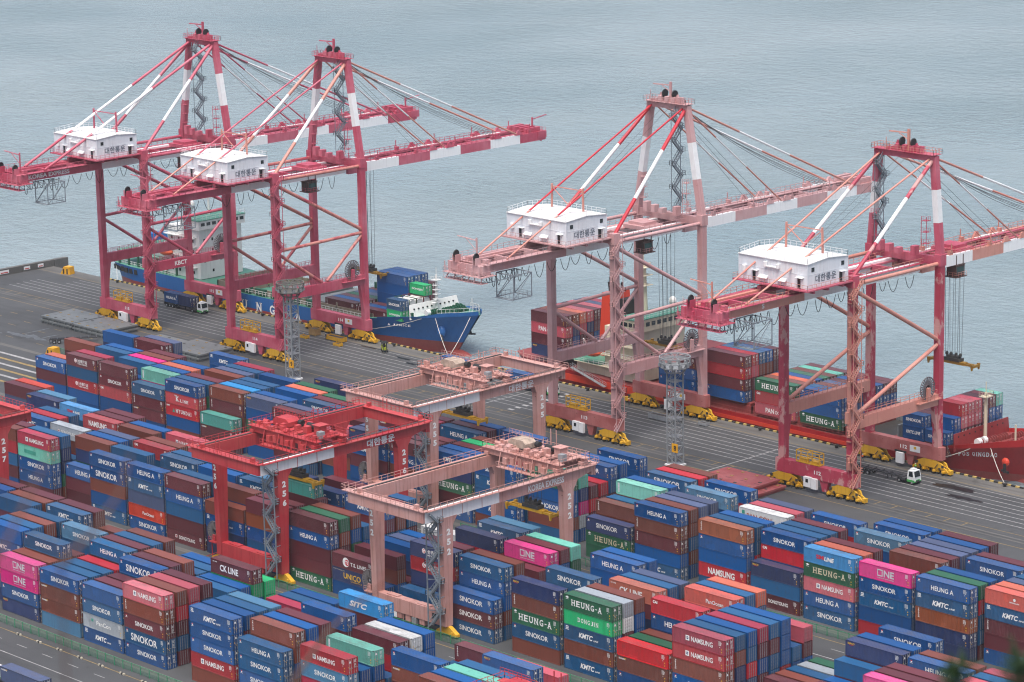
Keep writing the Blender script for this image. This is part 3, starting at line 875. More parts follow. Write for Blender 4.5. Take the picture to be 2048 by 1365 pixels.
# which boxes show largest: a small depth buffer over all of them
W_, H_ = 512*2//2, 342
zb = np.full((H_*1, 1024), 1e9)
ib = np.full((H_*1, 1024), -1, int)
for i, bx in enumerate(boxes):
    x, y, z = boxpos(bx)
    P = lambda a, b, c: px((x+a*CL, y+b*CW, z+c*CH))
    for q in (((0,0,1),(1,0,1),(1,1,1),(0,1,1)), ((0,0,0),(1,0,0),(1,0,1),(0,0,1)), ((1,0,0),(1,1,0),(1,1,1),(1,0,1))):
        pt = [P(*k) for k in q]
        xs, ys = [p[0]*1.0 for p in pt], [p[1]*0.5 for p in pt]
        xs = [v for v in xs]
        x0, x1 = max(0, int(min(xs))), min(1023, int(max(xs))+1)
        y0, y1 = max(0, int(min(ys))), min(H_-1, int(max(ys))+1)
        if x1 <= x0 or y1 <= y0: continue
        gx, gy = np.meshgrid(np.arange(x0, x1)+0.5, np.arange(y0, y1)+0.5)
        ins = np.ones(gx.shape, bool); ins2 = np.ones(gx.shape, bool)
        for k in range(4):
            ax_, ay_, bx_, by_ = xs[k], ys[k], xs[(k+1) % 4], ys[(k+1) % 4]
            cr = (bx_-ax_)*(gy-ay_)-(by_-ay_)*(gx-ax_)
            ins &= cr >= 0; ins2 &= cr <= 0
        ins |= ins2
        dz = sum(p[2] for p in pt)/4
        sub = zb[y0:y1, x0:x1]
        hit = ins & (dz < sub)
        sub[hit] = dz
        ib[y0:y1, x0:x1][hit] = i
area = np.bincount(ib[ib >= 0], minlength=len(boxes))
order = sorted(range(len(boxes)), key=lambda i: -area[i]*(2.5 if '/' in boxes[i][5] else 1.0))
single = set(i for i in order[:228] if area[i] > 3)
ORD = ['front', 'second', 'third', 'fourth', 'fifth', 'sixth', 'seventh', 'eighth', 'ninth', 'rearmost']
NTH = ['bottom', 'second', 'third', 'fourth', 'fifth']
BN = {1: 'roadside yard block', 2: 'middle yard block', 3: 'quayside yard block'}
visb = {b_: sorted({boxes[i][1] for i in single if boxes[i][0] == b_}) for b_ in (1, 2, 3)}
def nth(i):
    i += 1
    return f"{i}{'th' if 10 <= i % 100 <= 20 else {1: 'st', 2: 'nd', 3: 'rd'}.get(i % 10, 'th')}"
for i in sorted(single):
    b_, bay, s, t, n, c = boxes[i]
    tn = 'top' if t == n-1 else NTH[t]
    lab = f"{PAL[c[0]][0]} container, {tn} tier, {ORD[s]} row, {nth(visb[b_].index(bay))} bay from left, {BN[b_]}"
    container(boxpos(boxes[i]), c, lab, 'containers stacked in the yard')
# the rest of the stacks, small or hidden, as one mass
sb_ = MB().box(0.05, CL-0.06, 0.06, CW-0.06, 0.1, CH-0.03)
for y in (0.45, 0.95, 1.5, 2.0): sb_.box(CL-0.06, CL+0.0, y-0.04, y+0.04, 0.1, CH-0.1)
for z in (0.5, 1.1, 1.7, 2.3): sb_.box(CL-0.06, CL-0.03, 0.2, CW-0.2, z, z+0.3)
for x in (0, CL-0.17):
    for y in (0, CW-0.15): sb_.box(x, x+0.17, y, y+0.15, 0, CH)
for y in (0.01, CW-0.11):
    sb_.box(0.17, CL-0.17, y, y+0.1, 0.0, 0.15); sb_.box(0.17, CL-0.17, y, y+0.1, CH-0.12, CH-0.01)
bm_v = np.array(sb_.v)
fl = sb_.f
mt, nt, b = newmat('container_mixed_paint')
an = N(nt, 'ShaderNodeAttribute', attribute_name='paint')
tc = N(nt, 'ShaderNodeTexCoord')
base = mix(nt, mixf(nt, ramp(nt, noise(nt, tc.outputs['Object'], 0.8, 6, 0.7), 0.56, 0.7), 0.3), an.outputs[0], (0.06, 0.05, 0.045, 1))
nt.links.new(mix(nt, mixf(nt, ramp(nt, noise(nt, tc.outputs['Object'], 1.0, 5, 0.7, (2.6, 2.6, 0.12)), 0.52, 0.8), 0.35), base, (0.05, 0.035, 0.03, 1)), b.inputs['Base Color'])
b.inputs['Roughness'].default_value = 0.42
MIXED = mt
def mass(items):
    """items: (x, y, z, length, code) -> one mesh of boxes with ribbed roofs and sides"""
    V, F, cols = [], [], []
    bv = [(p[0]/CL, p[1], p[2]) for p in bm_v.tolist()]
    for x, y, z, ln, c in items:
        b0 = len(V)
        V.extend((x+p[0]*ln, y+p[1], z+p[2]) for p in bv)
        F.extend(tuple(b0+k for k in q) for q in fl)
        k = rnd.uniform(0.75, 1.2)
        cc = tuple(v*k for v in PAL[c[0]][1][:3])+(1,)
        cols.extend([cc]*8+[(0.22, 0.22, 0.23, 1)]*32+[cc]*(len(bv)-40))
    me = bpy.data.meshes.new('container_mass')
    me.from_pydata(V, [], F)
    at = me.color_attributes.new('paint', 'FLOAT_COLOR', 'POINT')
    at.data.foreach_set('color', np.array(cols, dtype=np.float32).ravel())
    me.materials.append(MIXED)
    return me
me = mass([boxpos(bx)+(CL, bx[5]) for i, bx in enumerate(boxes) if i not in single])
rest = link('stacked_containers', me)
tag(rest, 'containers of many colours deep inside the stacks, barely showing between the others', 'containers', kind='stuff')
# ------------------------------------------------------------------ ship-to-shore cranes
YL, YW = 476.7, 505.9
G_ = YW-YL
def band_bar(parent, name, p, q, w, mats, cuts, tube=False):
    """one member painted in bands: a single mesh, the bands as material indices; cuts: fractions between bands"""
    mb = MB()
    p, q = Vector(p), Vector(q)
    cs = [0]+list(cuts)+[1]
    for i, (a, b_) in enumerate(zip(cs, cs[1:])):
        P, Q = p+(q-p)*a, p+(q-p)*b_
        if tube: mb.tube(P, Q, w, 10, i % len(mats))
        else: mb.bar(P, Q, w, w, i % len(mats))
    return mb.build(name, mats, parent)

def flat_text(s, w, h, name, mat, parent, origin, xdir, zdir=(0, 0, 1), bold=0.03):
    """lettering on a wall: origin = centre, xdir = reading direction"""
    vv, ff = fit(s, w, h, 0, 0, bold)
    X, Z, O = Vector(xdir), Vector(zdir), Vector(origin)
    return MB().add([O+X*a+Z*b_ for a, b_ in vv], ff).build(name, mat, parent)

def bogie(parent, cx, y, side):
    """yellow wheel bogie under one corner: equaliser beam, sub-beams, eight wheels"""
    o = MB()
    for yy in (y-0.85, y+0.45):                                   # main equaliser: two deep plates with a gap
        o.prism([(cx-3.9, 1.55), (cx-3.4, 2.35), (cx-1.7, 2.98), (cx+1.7, 2.98), (cx+3.4, 2.35), (cx+3.9, 1.25), (cx-3.9, 1.25)], 'y', yy, yy+0.4)
    for k in (-1, 1):
        c = cx+k*2.7
        for yy in (y-0.7, y+0.35): o.prism([(c-2.2, 0.78), (c-1.5, 1.42), (c-0.5, 1.72), (c+0.5, 1.72), (c+1.5, 1.42), (c+2.2, 0.78), (c+0.7, 0.78), (c, 1.1), (c-0.7, 0.78)], 'y', yy, yy+0.35)
        for q in (-1.28, 1.28):
            for yy in (y-0.62, y+0.36): o.box(c+q-1.0, c+q+1.0, yy, yy+0.26, 0.42, 0.8)
            o.box(c+q-0.3, c+q+0.3, y-1.25, y-0.65, 0.55, 1.05)
            o.tube((c+q, y-1.5, 0.8), (c+q, y-1.2, 0.8), 0.22, 8)
    o.box(cx+side*5.1-0.4, cx+side*5.1+0.4, y-0.5, y+0.5, 0.3, 1.2)
    b_ = o.build('bogie', YELLOW, parent)
    mo = MB()
    for k in (-1, 1):
        c = cx+k*2.7
        for q in (-1.9, -0.65, 0.65, 1.9): mo.box(c+q-0.2, c+q+0.2, y-0.98, y-0.63, 0.1, 0.5)
        mo.box(c-0.25, c+0.25, y-0.95, y-0.71, 1.15, 1.5).bar((c-1.2, y-0.96, 1.35), (c-0.4, y-1.0, 2.3), 0.12).box(c+k*0.9-0.3, c+k*0.9+0.3, y-1.0, y-0.86, 1.7, 2.2)
    mo.build('dark_gap_motors', STEELDK, b_)['kind'] = 'stuff'  # dark motor plates, also put on as shaded gaps between the yellow parts
    MB().box(cx-1.2, cx+1.2, y-0.44, y+0.44, 1.6, 2.7).box(cx-3.6, cx+3.6, y-0.4, y+0.4, 1.0, 1.6).build('pivot', STEELDK, b_)
    wm = MB().tube((0, -0.45, 0.36), (0, 0.45, 0.36), 0.36, 12).mesh('wheel', STEELDK) if 'wheel' not in MEM else MEM['wheel']
    MEM['wheel'] = wm
    for k in (-1, 1):
        for q in (-1.9, -0.65, 0.65, 1.9):
            link('wheel', wm, b_, (cx+k*2.7+q, y, 0.01))
    return b_
MEM = {}

def reel(parent, y, z, x, R_=2.5, mat=None, axis='x', name='cable_reel'):
    r_ = MB()
    r_.torus((x, y, z), axis, R_, 0.10, 28, 5).torus((x, y, z), axis, R_*0.32, 0.12, 14, 5)
    for i in range(24):
        t = 2*math.pi*i/24
        a, b_ = math.cos(t), math.sin(t)
        e = (0, a, b_) if axis == 'x' else (a, 0, b_)
        r_.bar((x+e[0]*0.3, y+e[1]*0.3, z+e[2]*0.3), (x+e[0]*R_, y+e[1]*R_, z+e[2]*R_), 0.09, 0.3)
    return r_.build(name, mat or plain('reel_rim', (0.12, 0.10, 0.11, 1)), parent)

def sts_crane(cx, num, label, C, half=10.2, apex_half=5.7, apex_z=73.6, tip=101.0, vbrace=True, stairside=1, y_tr=20.0, word=None, texts=()):
    """C: dict of materials: leg, brace, sill_l, sill_w, portal, boom, frame, stay, stay2, stair, trim"""
    t = empty('quay_crane', (cx, YL, 0))
    tag(t, label, 'crane', 'ship-to-shore cranes along the quay')
    H = half
    # legs
    for sx in (-1, 1):
        for y, nm in ((0, 'land'), (G_, 'water')):
            l = MB()
            l.box(sx*H-0.78, sx*H+0.78, y-0.8, y+0.8, 6.0, 46.4)
            yy = 1 if y == 0 else -1                                   # knee under the portal beam
            l.prism([(y+yy*0.8, 15.6), (y+yy*2.0, 15.6), (y+yy*0.8, 8.0)], 'x', sx*H-0.55, sx*H+0.55)
            for z in (20, 33, 40): l.box(sx*H-0.82, sx*H+0.82, y-0.84, y+0.84, z, z+0.12)
            l.build('leg', C['leg'], t)
        p_ = MB().box(sx*H-0.7, sx*H+0.7, 0.8, G_-0.8, 15.6, 18.1)
        pb = p_.build('portal_beam', C['portal'], t)
        MB().rail([(sx*H-0.6, 1.2, 18.1), (sx*H-0.6, G_-1.2, 18.1)], 1.1, 1.6).rail([(sx*H+0.6, 1.2, 18.1), (sx*H+0.6, G_-1.2, 18.1)], 1.1, 1.6).build('handrail', C['trim'], pb)
        MB().tube((sx*H, 0.8, 46.9), (sx*H, G_-0.8, 46.9), 0.42, 10).build('tie_tube', C['brace'], t)
        MB().tube((sx*H, 0.6, 45.6), (sx*H, G_-0.6, 30.2), 0.46, 10).build('brace', C['brace'], t)
        if vbrace:
            MB().tube((sx*H, 0.6, 28.6), (sx*H, G_-0.6, 29.3), 0.42, 10).build('brace', C['brace'], t)
            MB().tube((sx*H, 0.6, 27.8), (sx*H, G_*0.50, 18.3), 0.42, 10).build('brace', C['brace'], t)
            MB().tube((sx*H, G_-0.6, 28.6), (sx*H, G_*0.56, 18.3), 0.42, 10).build('brace', C['brace'], t)
        else:
            MB().tube((sx*H, G_-0.6, 29.0), (sx*H, 0.8, 18.4), 0.46, 10).build('brace', C['brace'], t)
    # sill beams with bogies
    for y, mt in ((0, C['sill_l']), (G_, C['sill_w'])):
        s_ = MB().box(-H-1.6, H+1.6, y-0.85, y+0.85, 3.1, 6.0)
        for k in (-1, 1):
            s_.prism([(k*(H-1.4)-0.9, 3.1), (k*(H-1.4)+0.9, 3.1), (k*(H-1.4)+0.3, 2.7), (k*(H-1.4)-0.3, 2.7)], 'y', y-0.8, y+0.8)
        s_ = s_.build('sill_beam', mt, t)
        flat_text(num, 1.9, 0.85, 'lettering', LETTER, s_, (0.8, y-0.86, 4.6), (1, 0, 0))
        bogie(t, -H+0.9, y, -1); bogie(t, H-1.4, y, 1)
        MB().prism([(1.2, 3.1), (3.6, 3.1), (3.0, 0.7), (1.9, 0.7)], 'y', y-0.6, y+0.6).build('bumper_post', mt, t)
    # cabinets, cage and signs on the sills
    cb = MB().box(-2.6, -0.6, -1.5, -0.87, 1.2, 3.4).box(-0.5, 1.0, -1.5, -0.87, 1.0, 3.3).build('switch_cabinet', WHITE, t)
    MB().box(-2.0, -1.3, -1.53, -1.505, 2.2, 3.0).build('window', GLASS, cb)
    MB().box(-0.9, 1.1, G_-1.5, G_-0.87, 0.8, 3.2).build('switch_cabinet', WHITE, t)
    sg = MB().box(2.6, 5.4, G_-0.95, G_-0.86, 3.9, 5.3).build('warning_sign', WHITE, t)
    MB().box(3.7, 4.4, G_-0.97, G_-0.953, 4.5, 5.1).build('sign_print', LM['y'], sg)
    MB().box(-1.6, 1.6, G_-1.0, G_-0.86, 3.15, 3.6).build('display_board', DARK, t)
    cg = MB()
    for x in (-5.2, -2.0, 1.2):
        for y in (-0.75, 0.75): cg.bar((x, y, 6.1), (x, y, 8.7), 0.16)
    for z in (6.2, 7.4, 8.7):
        for y in (-0.75, 0.75): cg.bar((-5.2, y, z), (1.2, y, z), 0.15)
        for x in (-5.2, -2.0, 1.2): cg.bar((x, -0.75, z), (x, 0.75, z), 0.15)
    cg.box(-5.0, 1.0, -0.6, 0.6, 6.05, 6.2); cg.box(-4.6, -2.6, -0.5, 0.5, 6.2, 7.0); cg.box(-1.4, 0.6, -0.5, 0.5, 6.2, 6.8)
    cg.build('lashing_cage', YELLOW, t)
    # upper cross beams and main girders
    for y in (0.0, G_):
        MB().box(-H+0.8, H-0.8, y-0.6, y+0.6, 46.5, 48.3).build('cross_beam', C['frame'], t)
        for sx in (-1, 1):
            MB().box(sx*H-0.95, sx*H+0.95, y-1.0, y+1.0, 46.4, 48.9).build('leg_head', C['frame'], t)
    for sx in (-1, 1):
        g1 = MB()
        cuts = [(-36, -9.5, 0), (-9.5, G_-0.4, 1)]
        for a, b_, mi in cuts: g1.box(sx*3.9-0.5, sx*3.9+0.5, a, b_, 44.4, 46.45, mi)
        g1.build('girder', [C['boom'], WHITEG], t)
        bm = MB()
        y = G_+0.4
        k = 0
        while y < tip-0.1:
            e = min(tip, y+(6.5 if k == 0 else 11.2))
            bm.box(sx*3.9-0.5, sx*3.9+0.5, y, e, 43.9, 46.3, 0 if k % 2 == 0 else 1)
            y, k = e, k+1
        bm.build('boom_girder', [C['boom'], WHITEG], t)
    ties = MB()
    y = -34
    while y < tip:
        ties.box(-3.4, 3.4, y-0.3, y+0.3, 44.7, 46.1); y += 9.3
    for sx in (-1, 1):                                            # trolley rails and walkways
        ties.box(sx*3.1-0.25, sx*3.1+0.25, -35.5, tip-1, 45.6, 46.0)
        ties.box(sx*5.0-0.55, sx*5.0+0.55, -34, G_, 46.4, 46.5)
        ties.box(sx*2.4-0.5, sx*2.4+0.5, G_, tip-1, 46.2, 46.3)
    ties.build('walkway', C['frame'], t)
    hr = MB()
    for sx in (-1, 1):
        hr.rail([(sx*5.5, -34, 46.5), (sx*5.5, G_, 46.5)], 1.15, 1.8, 0.08)
        hr.rail([(sx*4.35, G_+1, 46.3), (sx*4.35, tip-1, 46.3)], 1.15, 1.8, 0.09)
        hr.rail([(sx*1.9, G_+4, 46.3), (sx*1.9, tip-1, 46.3)], 1.0, 2.4, 0.07)
        for y in range(40, int(tip)-4, 14): hr.bar((sx*4.2, y, 46.3), (sx*4.2, y, 48.9), 0.18); hr.box(sx*3.9-0.4, sx*3.9+0.4, y-0.5, y+0.5, 46.3, 47.2)
    hr.rail([(-5.5, tip-1, 46.3), (5.5, tip-1, 46.3)], 1.15, 1.5, 0.07).rail([(-5.5, -34, 46.3), (5.5, -34, 46.3)], 1.15, 1.5, 0.07)
    hr.build('handrail', C['trim'], t)
    th = MB()                                                     # boom head: sheave housing, small jib
    th.box(-4.55, 4.55, tip-3.2, tip+0.18, 44.5, 46.36)
    for x in (-3.2, -1.0, 1.2, 3.3): th.box(x-0.4, x+0.4, tip-7, tip-1.4, 46.3, 47.6)
    th.bar((2.2, tip-3, 46.3), (2.2, tip-3, 50.2), 0.35).bar((2.2, tip-3, 49.6), (2.2, tip+2.5, 50.3), 0.22)
    th.bar((-2.0, tip-1.5, 44.6), (-2.0, tip+0.6, 43.2), 0.4).bar((2.0, tip-1.5, 44.6), (2.0, tip+0.6, 43.2), 0.4)
    th.build('boom_head', C['boom'], t)
    # machine house
    hx, y0, y1, zb_, ze, zr = 9.35, -14.4, -1.6, 48.2, 53.4, 53.95
    ym = (y0+y1)/2
    wl = MB()
    wl.add([(-hx,y0,zb_),(hx,y0,zb_),(hx,y1,zb_),(-hx,y1,zb_),(-hx,y0,ze),(hx,y0,ze),(hx,y1,ze),(-hx,y1,ze),(-hx,ym,zr-0.08),(hx,ym,zr-0.08)],
           [(0,3,2,1),(0,1,5,4),(2,3,7,6),(1,2,6,9,5),(3,0,4,8,7)])
    for x in (-hx, hx):
        for y in (y0, y1): wl.box(x-0.12, x+0.12, y-0.12, y+0.12, zb_, ze)
    wl.box(-hx-0.04, hx+0.04, y0-0.05, y1+0.05, zb_+2.9, zb_+3.0)
    for i in range(1, 8): wl.box(-hx+i*hx/4-0.03, -hx+i*hx/4+0.03, y0-0.03, y0+0.02, zb_, ze)
    for i in range(1, 6): wl.box(hx-0.02, hx+0.03, y0+i*(y1-y0)/6-0.03, y0+i*(y1-y0)/6+0.03, zb_, ze)
    hw = wl.build('machine_house', HOUSE, t)
    rf = MB()
    rf.hexa([(-hx-0.2,y0-0.25,ze-0.02),(hx+0.2,y0-0.25,ze-0.02),(hx+0.2,ym,zr-0.02),(-hx-0.2,ym,zr-0.02)], [(-hx-0.2,y0-0.25,ze+0.12),(hx+0.2,y0-0.25,ze+0.12),(hx+0.2,ym,zr+0.12),(-hx-0.2,ym,zr+0.12)])
    rf.hexa([(-hx-0.2,ym,zr-0.02),(hx+0.2,ym,zr-0.02),(hx+0.2,y1+0.25,ze-0.02),(-hx-0.2,y1+0.25,ze-0.02)], [(-hx-0.2,ym,zr+0.12),(hx+0.2,ym,zr+0.12),(hx+0.2,y1+0.25,ze+0.12),(-hx-0.2,y1+0.25,ze+0.12)])
    for k, x in enumerate((-6, -3.4, 1.0, 4.2)): rf.box(x-0.3, x+0.3, ym-3+k, ym-2.4+k, ze+0.4, zr+0.3)
    rf = rf.build('roof', plain('house_roof', (0.72, 0.72, 0.72, 1), 0.5, var=0.08), hw)
    rr = MB()
    rr.rail([(-hx,y0,ze+0.12),(hx,y0,ze+0.12)], 1.1, 1.5, 0.06).rail([(-hx,y1,ze+0.12),(hx,y1,ze+0.12)], 1.1, 1.5, 0.06)
    for x in (-hx, hx): rr.rail([(x,y0,ze+0.12),(x,ym,zr+0.12),(x,y1,ze+0.12)], 1.1, 1.5, 0.06)
    rr.build('roof_railing', WHITE, hw)
    flat_text('대한통운', 6.6, 1.6, 'lettering', plain('lettering_slate', (0.10, 0.12, 0.16, 1)), hw, (hx+0.055, ym-0.6, zb_+1.9), (0, 1, 0), bold=0.012)
    for y in (y0+1.7, y1-1.6):
        w_ = MB().box(hx+0.02, hx+0.06, y-0.45, y+0.45, zb_+3.5, zb_+4.4).build('window', GLASS, hw)
    for x, y, ax in ((hx, y1-2.2, 'x'), (hx-2.2, y0, 'y'), (-hx+4.2, y0, 'y')):
        d = MB()
        if ax == 'x': d.box(x+0.02, x+0.06, y-0.45, y+0.45, zb_+0.05, zb_+2.2)
        else: d.box(x-0.45, x+0.45, y-0.06, y-0.02, zb_+0.05, zb_+2.2)
        d = d.build('doorway', GLASS, hw)
        d2 = MB()
        if ax == 'x': d2.box(x+0.06, x+0.9, y+0.46, y+0.52, zb_+0.1, zb_+2.1); d2.box(x+0.02, x+0.8, y-0.6, y+1.3, zb_+2.3, zb_+2.38)
        else: d2.box(x+0.46, x+1.3, y-0.12, y-0.06, zb_+0.1, zb_+2.1); d2.box(x-0.6, x+1.3, y-0.8, y-0.02, zb_+2.3, zb_+2.38)
        d2.build('open_door_leaf', WHITE, d)
    for x in (-2.5, 2.6): MB().hexa([(x-1.2,y0-0.7,zb_+0.9),(x+1.2,y0-0.7,zb_+0.9),(x+1.2,y0-0.02,zb_+1.1),(x-1.2,y0-0.02,zb_+1.1)], [(x-1.2,y0-0.7,zb_+1.0),(x+1.2,y0-0.7,zb_+1.0),(x+1.2,y0-0.02,zb_+1.6),(x-1.2,y0-0.02,zb_+1.6)]).build('vent_hood', WHITE, hw)
    dk = MB().tube((-1.8, y0-0.35, zb_+3.6), (1.6, y0-0.35, zb_+3.6), 0.22, 8).tube((-1.8, y0-0.35, zb_+3.5), (-1.8, y0-0.35, zb_+4.5), 0.42, 10).tube((1.6, y0-0.35, zb_+3.5), (1.6, y0-0.35, zb_+4.4), 0.42, 10).tube((-7.6, y0-0.35, zb_+1.9), (-7.6, y0-0.35, zb_+3.0), 0.5, 10)
    dk.build('duct', WHITE, hw)
    pf = MB().box(-hx-1.0, hx+1.0, y0-1.1, y1+0.8, 47.85, 48.15)
    for y in (y0+1.5, y0+6, y1-2): pf.box(-hx-0.6, hx+0.6, y-0.25, y+0.25, 47.2, 47.85)
    for sx in (-1, 1): pf.box(sx*3.9-0.5, sx*3.9+0.5, y0, y1, 46.46, 47.2)
    pf = pf.build('house_platform', C['frame'], t)
    MB().rail([(-hx-0.9, y1+0.7, 48.15), (-hx-0.9, y0-1.0, 48.15), (hx+0.9, y0-1.0, 48.15), (hx+0.9, y1+0.7, 48.15)], 1.1, 1.5, 0.06).build('handrail', C['trim'], pf)
    # back end: sheaves, platforms, hanging maintenance cage
    be = MB()
    be.box(-6.2, 6.2, -37.6, -33.0, 43.9, 44.05).box(-5.6, 5.6, -36.5, -36.1, 44.4, 46.4).box(-6.0, 6.0, -35.4, -34.6, 46.4, 46.55)
    for x in (-4.6, -2.2, 0.3, 2.2, 4.6): be.box(x-0.3, x+0.3, -36.8, -33.4, 44.05, 45.2+0.25*abs(x))
    for x in (-5.6, -3.2, -0.6, 1.4, 3.3, 5.6): be.bar((x, -37.2, 42.6), (x*0.8, -34.6, 46.5), 0.2).bar((x, -37.4, 44), (x, -37.4, 46.4), 0.16)
    for x in (-1.4, 1.0, 3.9): be.box(x-0.5, x+0.5, -34.5, -33.2, 46.5, 47.4)
    be.rail([(-6.1, -33.0, 44.05), (-6.1, -37.5, 44.05), (6.1, -37.5, 44.05), (6.1, -33.0, 44.05)], 1.1, 1.0, 0.07).rail([(-6.0, -35.4, 46.5), (6.0, -35.4, 46.5)], 1.1, 1.0, 0.06)
    be.box(-6.0, 6.0, -37.4, -35.4, 42.5, 42.6).rail([(-6.0, -37.4, 42.6), (6.0, -37.4, 42.6)], 1.0, 1.0, 0.06)
    for x in (-3.0, 3.4): be.box(x-0.5, x-0.3, -37.0, -35.4, 46.4, 48.0).box(x+0.3, x+0.5, -37.0, -35.4, 46.4, 48.0)
    be.build('back_platform', C['frame'], t)
    for x in (-3.0, 3.4): MB().torus((x, -36.3, 48.2), 'x', 0.75, 0.16, 18, 6).tube((x-0.06, -36.3, 48.2), (x+0.06, -36.3, 48.2), 0.6, 14).build('sheave', DARK, t)
    jb = MB().bar((-2, -31, 46.3), (-2, -31, 51.0), 0.3).bar((-2, -31, 50.4), (-6.6, -32.5, 51.2), 0.2).bar((-2, -31, 48), (-4.5, -31.8, 50.7), 0.12)
    jb.build('service_jib', C['boom'], t)
    cgm = MB()
    for x in (3.6, 9.0):
        for y in (-30.5, -25.0):
            cgm.bar((x, y, 38.4), (x, y, 43.9), 0.18)
        cgm.bar((x, -30.5, 38.4), (x, -25, 43.9), 0.12); cgm.bar((x, -30.5, 38.5), (x, -25, 38.5), 0.2); cgm.bar((x, -30.5, 43.9), (x, -25, 43.9), 0.2)
    for y in (-30.5, -25.0): cgm.bar((3.6, y, 38.4), (9, y, 43.9), 0.12); cgm.bar((3.6, y, 38.5), (9, y, 38.5), 0.2); cgm.bar((3.6, y, 43.9), (9, y, 43.9), 0.2)
    cgm.box(3.6, 9.0, -30.5, -31.0, 38.3, 38.42).rail([(3.6, -30.5, 38.4), (9, -30.5, 38.4), (9, -25, 38.4), (3.6, -25, 38.4), (3.6, -30.5, 38.4)], 1.1, 1.3, 0.06)
    cgm.build('service_cage', GREYP, t)
    cgm = MB()
    for y in range(-36, -24, 2):
        cgm.bar((-5, y, 43.8), (-5+1, y+1, 42.4), 0.12).bar((-4, y+1, 42.4), (-5, y+2, 43.8), 0.12).bar((4, y, 43.8), (5, y+1, 42.4), 0.12).bar((5, y+1, 42.4), (4, y+2, 43.8), 0.12)
    cgm.bar((-4, -36, 42.4), (-4, -24, 42.4), 0.14).bar((5, -36, 42.4), (5, -24, 42.4), 0.14)
    cgm.build('cable_truss', GREYP, t)['kind'] = 'stuff'
    fs = MB()                                                     # festoon cable loops under the girder
    y = -35.0
    fr = random.Random(int(num))
    while y < G_-3:
        w_ = fr.choice((2.2, 3.0, 3.4)) if y > -24 else 1.5
        d_ = fr.uniform(1.8, 3.2)
        for k in (4.9,):
            pts = [(k, y+w_*i/8, 44.2-d_*(1-(2*i/8-1)**2)) for i in range(9)]
            fs.path(pts, 0.095)
        y += w_+(fr.uniform(0.2, 2.5) if y > -24 else 0.1)
    fs.build('festoon_cable', DARK, t)['kind'] = 'stuff'
    # A-frame over the water side legs
    ah, az = apex_half, apex_z
    for sx in (-1, 1):
        band_bar(t, 'tower_leg', (sx*H, G_, 48.6), (sx*ah, G_, az), 1.45, [C['frame'], WHITE], (0.34, 0.68))
        band_bar(t, 'backstay', (sx*(ah-0.2), G_-0.6, az-0.6), (sx*(H-0.5), 0.8, 48.6), 0.44, [C['stay'], WHITE], (0.33, 0.72), True)
        band_bar(t, 'long_backstay', (sx*(ah-0.8), G_-0.7, az-0.2), (sx*4.4, -28.0, 46.6), C.get('long_r', 0.22), C.get('long', [C['stay2']]*3), (0.36, 0.72), True)
        band_bar(t, 'forestay', (sx*(ah-0.9), G_+0.7, az-0.4), (sx*4.2, 64.0, 46.5), 0.20, [C['stay2'], WHITE], (0.3, 0.62), True)
        band_bar(t, 'forestay', (sx*(ah-0.9), G_+0.8, az), (sx*4.2, 91.0, 46.6), 0.26, [C['stay2'], WHITE], (0.3, 0.6), True)
        for k, y in enumerate((60, 66, 84, 92)): MB().hexa([(sx*4.2-0.3,y-1.6,46.3),(sx*4.2+0.3,y-1.6,46.3),(sx*4.2+0.3,y+1.2,46.3),(sx*4.2-0.3,y+1.2,46.3)], [(sx*4.2-0.2,y-0.6,47.6),(sx*4.2+0.2,y-0.6,47.6),(sx*4.2+0.2,y-0.1,47.6),(sx*4.2-0.2,y-0.1,47.6)]).build('stay_bracket', C['boom'], t)
    sp = MB()                                                     # stay post over the house
    for sx in (-1, 1): sp.bar((sx*5.2, -4.5, 48.2), (sx*4.9, -4.5, 59.2), 0.35)
    sp.bar((-5, -4.5, 58.6), (5, -4.5, 58.6), 0.2).bar((-5, -4.5, 58.6), (0, -4.5, 55), 0.16).bar((5, -4.5, 58.6), (0, -4.5, 55), 0.16)
    sp.build('stay_post', C['stay2'], t)
    rp = MB()
    for k, (x, z) in enumerate(((-1.6, 0.9), (-0.8, 0.6), (0.6, 0.8), (1.5, 1.0), (2.4, 0.7))):
        pts = [Vector((x, G_+0.6, az+z))+(Vector((x*0.8, 88-k*1.2, 46.9))-Vector((x, G_+0.6, az+z)))*q/10-Vector((0, 0, (1.1+0.3*k)*(1-(2*q/10-1)**2))) for q in range(11)]
        rp.path(pts, 0.085)
    for k in range(3): rp.bar((-1.5+k*1.5, G_+0.5, az), (-1.2+k*1.2, 58+k*1.5, 46.6), 0.06)
    rp.bar((-1, G_-0.6, az), (-1, -2, 54), 0.05).bar((1, G_-0.6, az), (1, -3, 54), 0.05)
    rp.build('hoist_rope', ROPE, t)['kind'] = 'stuff'
    ap = MB().box(-ah-0.8, ah+0.8, G_-0.7, G_+0.7, az-0.6, az+0.55)
    ap.box(-ah-0.9, ah+0.9, G_-1.5, G_+1.5, az+0.78, az+0.86)
    for x in (-ah, -ah/2, 0, ah/2, ah): ap.box(x-0.12, x+0.12, G_-1.4, G_+1.4, az+0.55, az+0.78)
    for x in (-4.6, -3.4, 3.9, 4.8): ap.box(x-0.3, x+0.3, G_-0.9, G_-0.2, az+0.86, az+1.9+0.1*x)
    for x in (-2.0, 0, 2.0): ap.box(x-0.5, x+0.5, G_-1.0, G_+1.0, az+0.92, az+2.2)
    ap.prism([(-3.2, az+0.92), (-1.8, az+0.92), (-2.4, az+3.0)], 'y', G_-0.3, G_+0.3).prism([(2.0, az+0.92), (3.4, az+0.92), (2.8, az+2.8)], 'y', G_-0.3, G_+0.3)
    ap = ap.build('apex_beam', C['frame'], t)
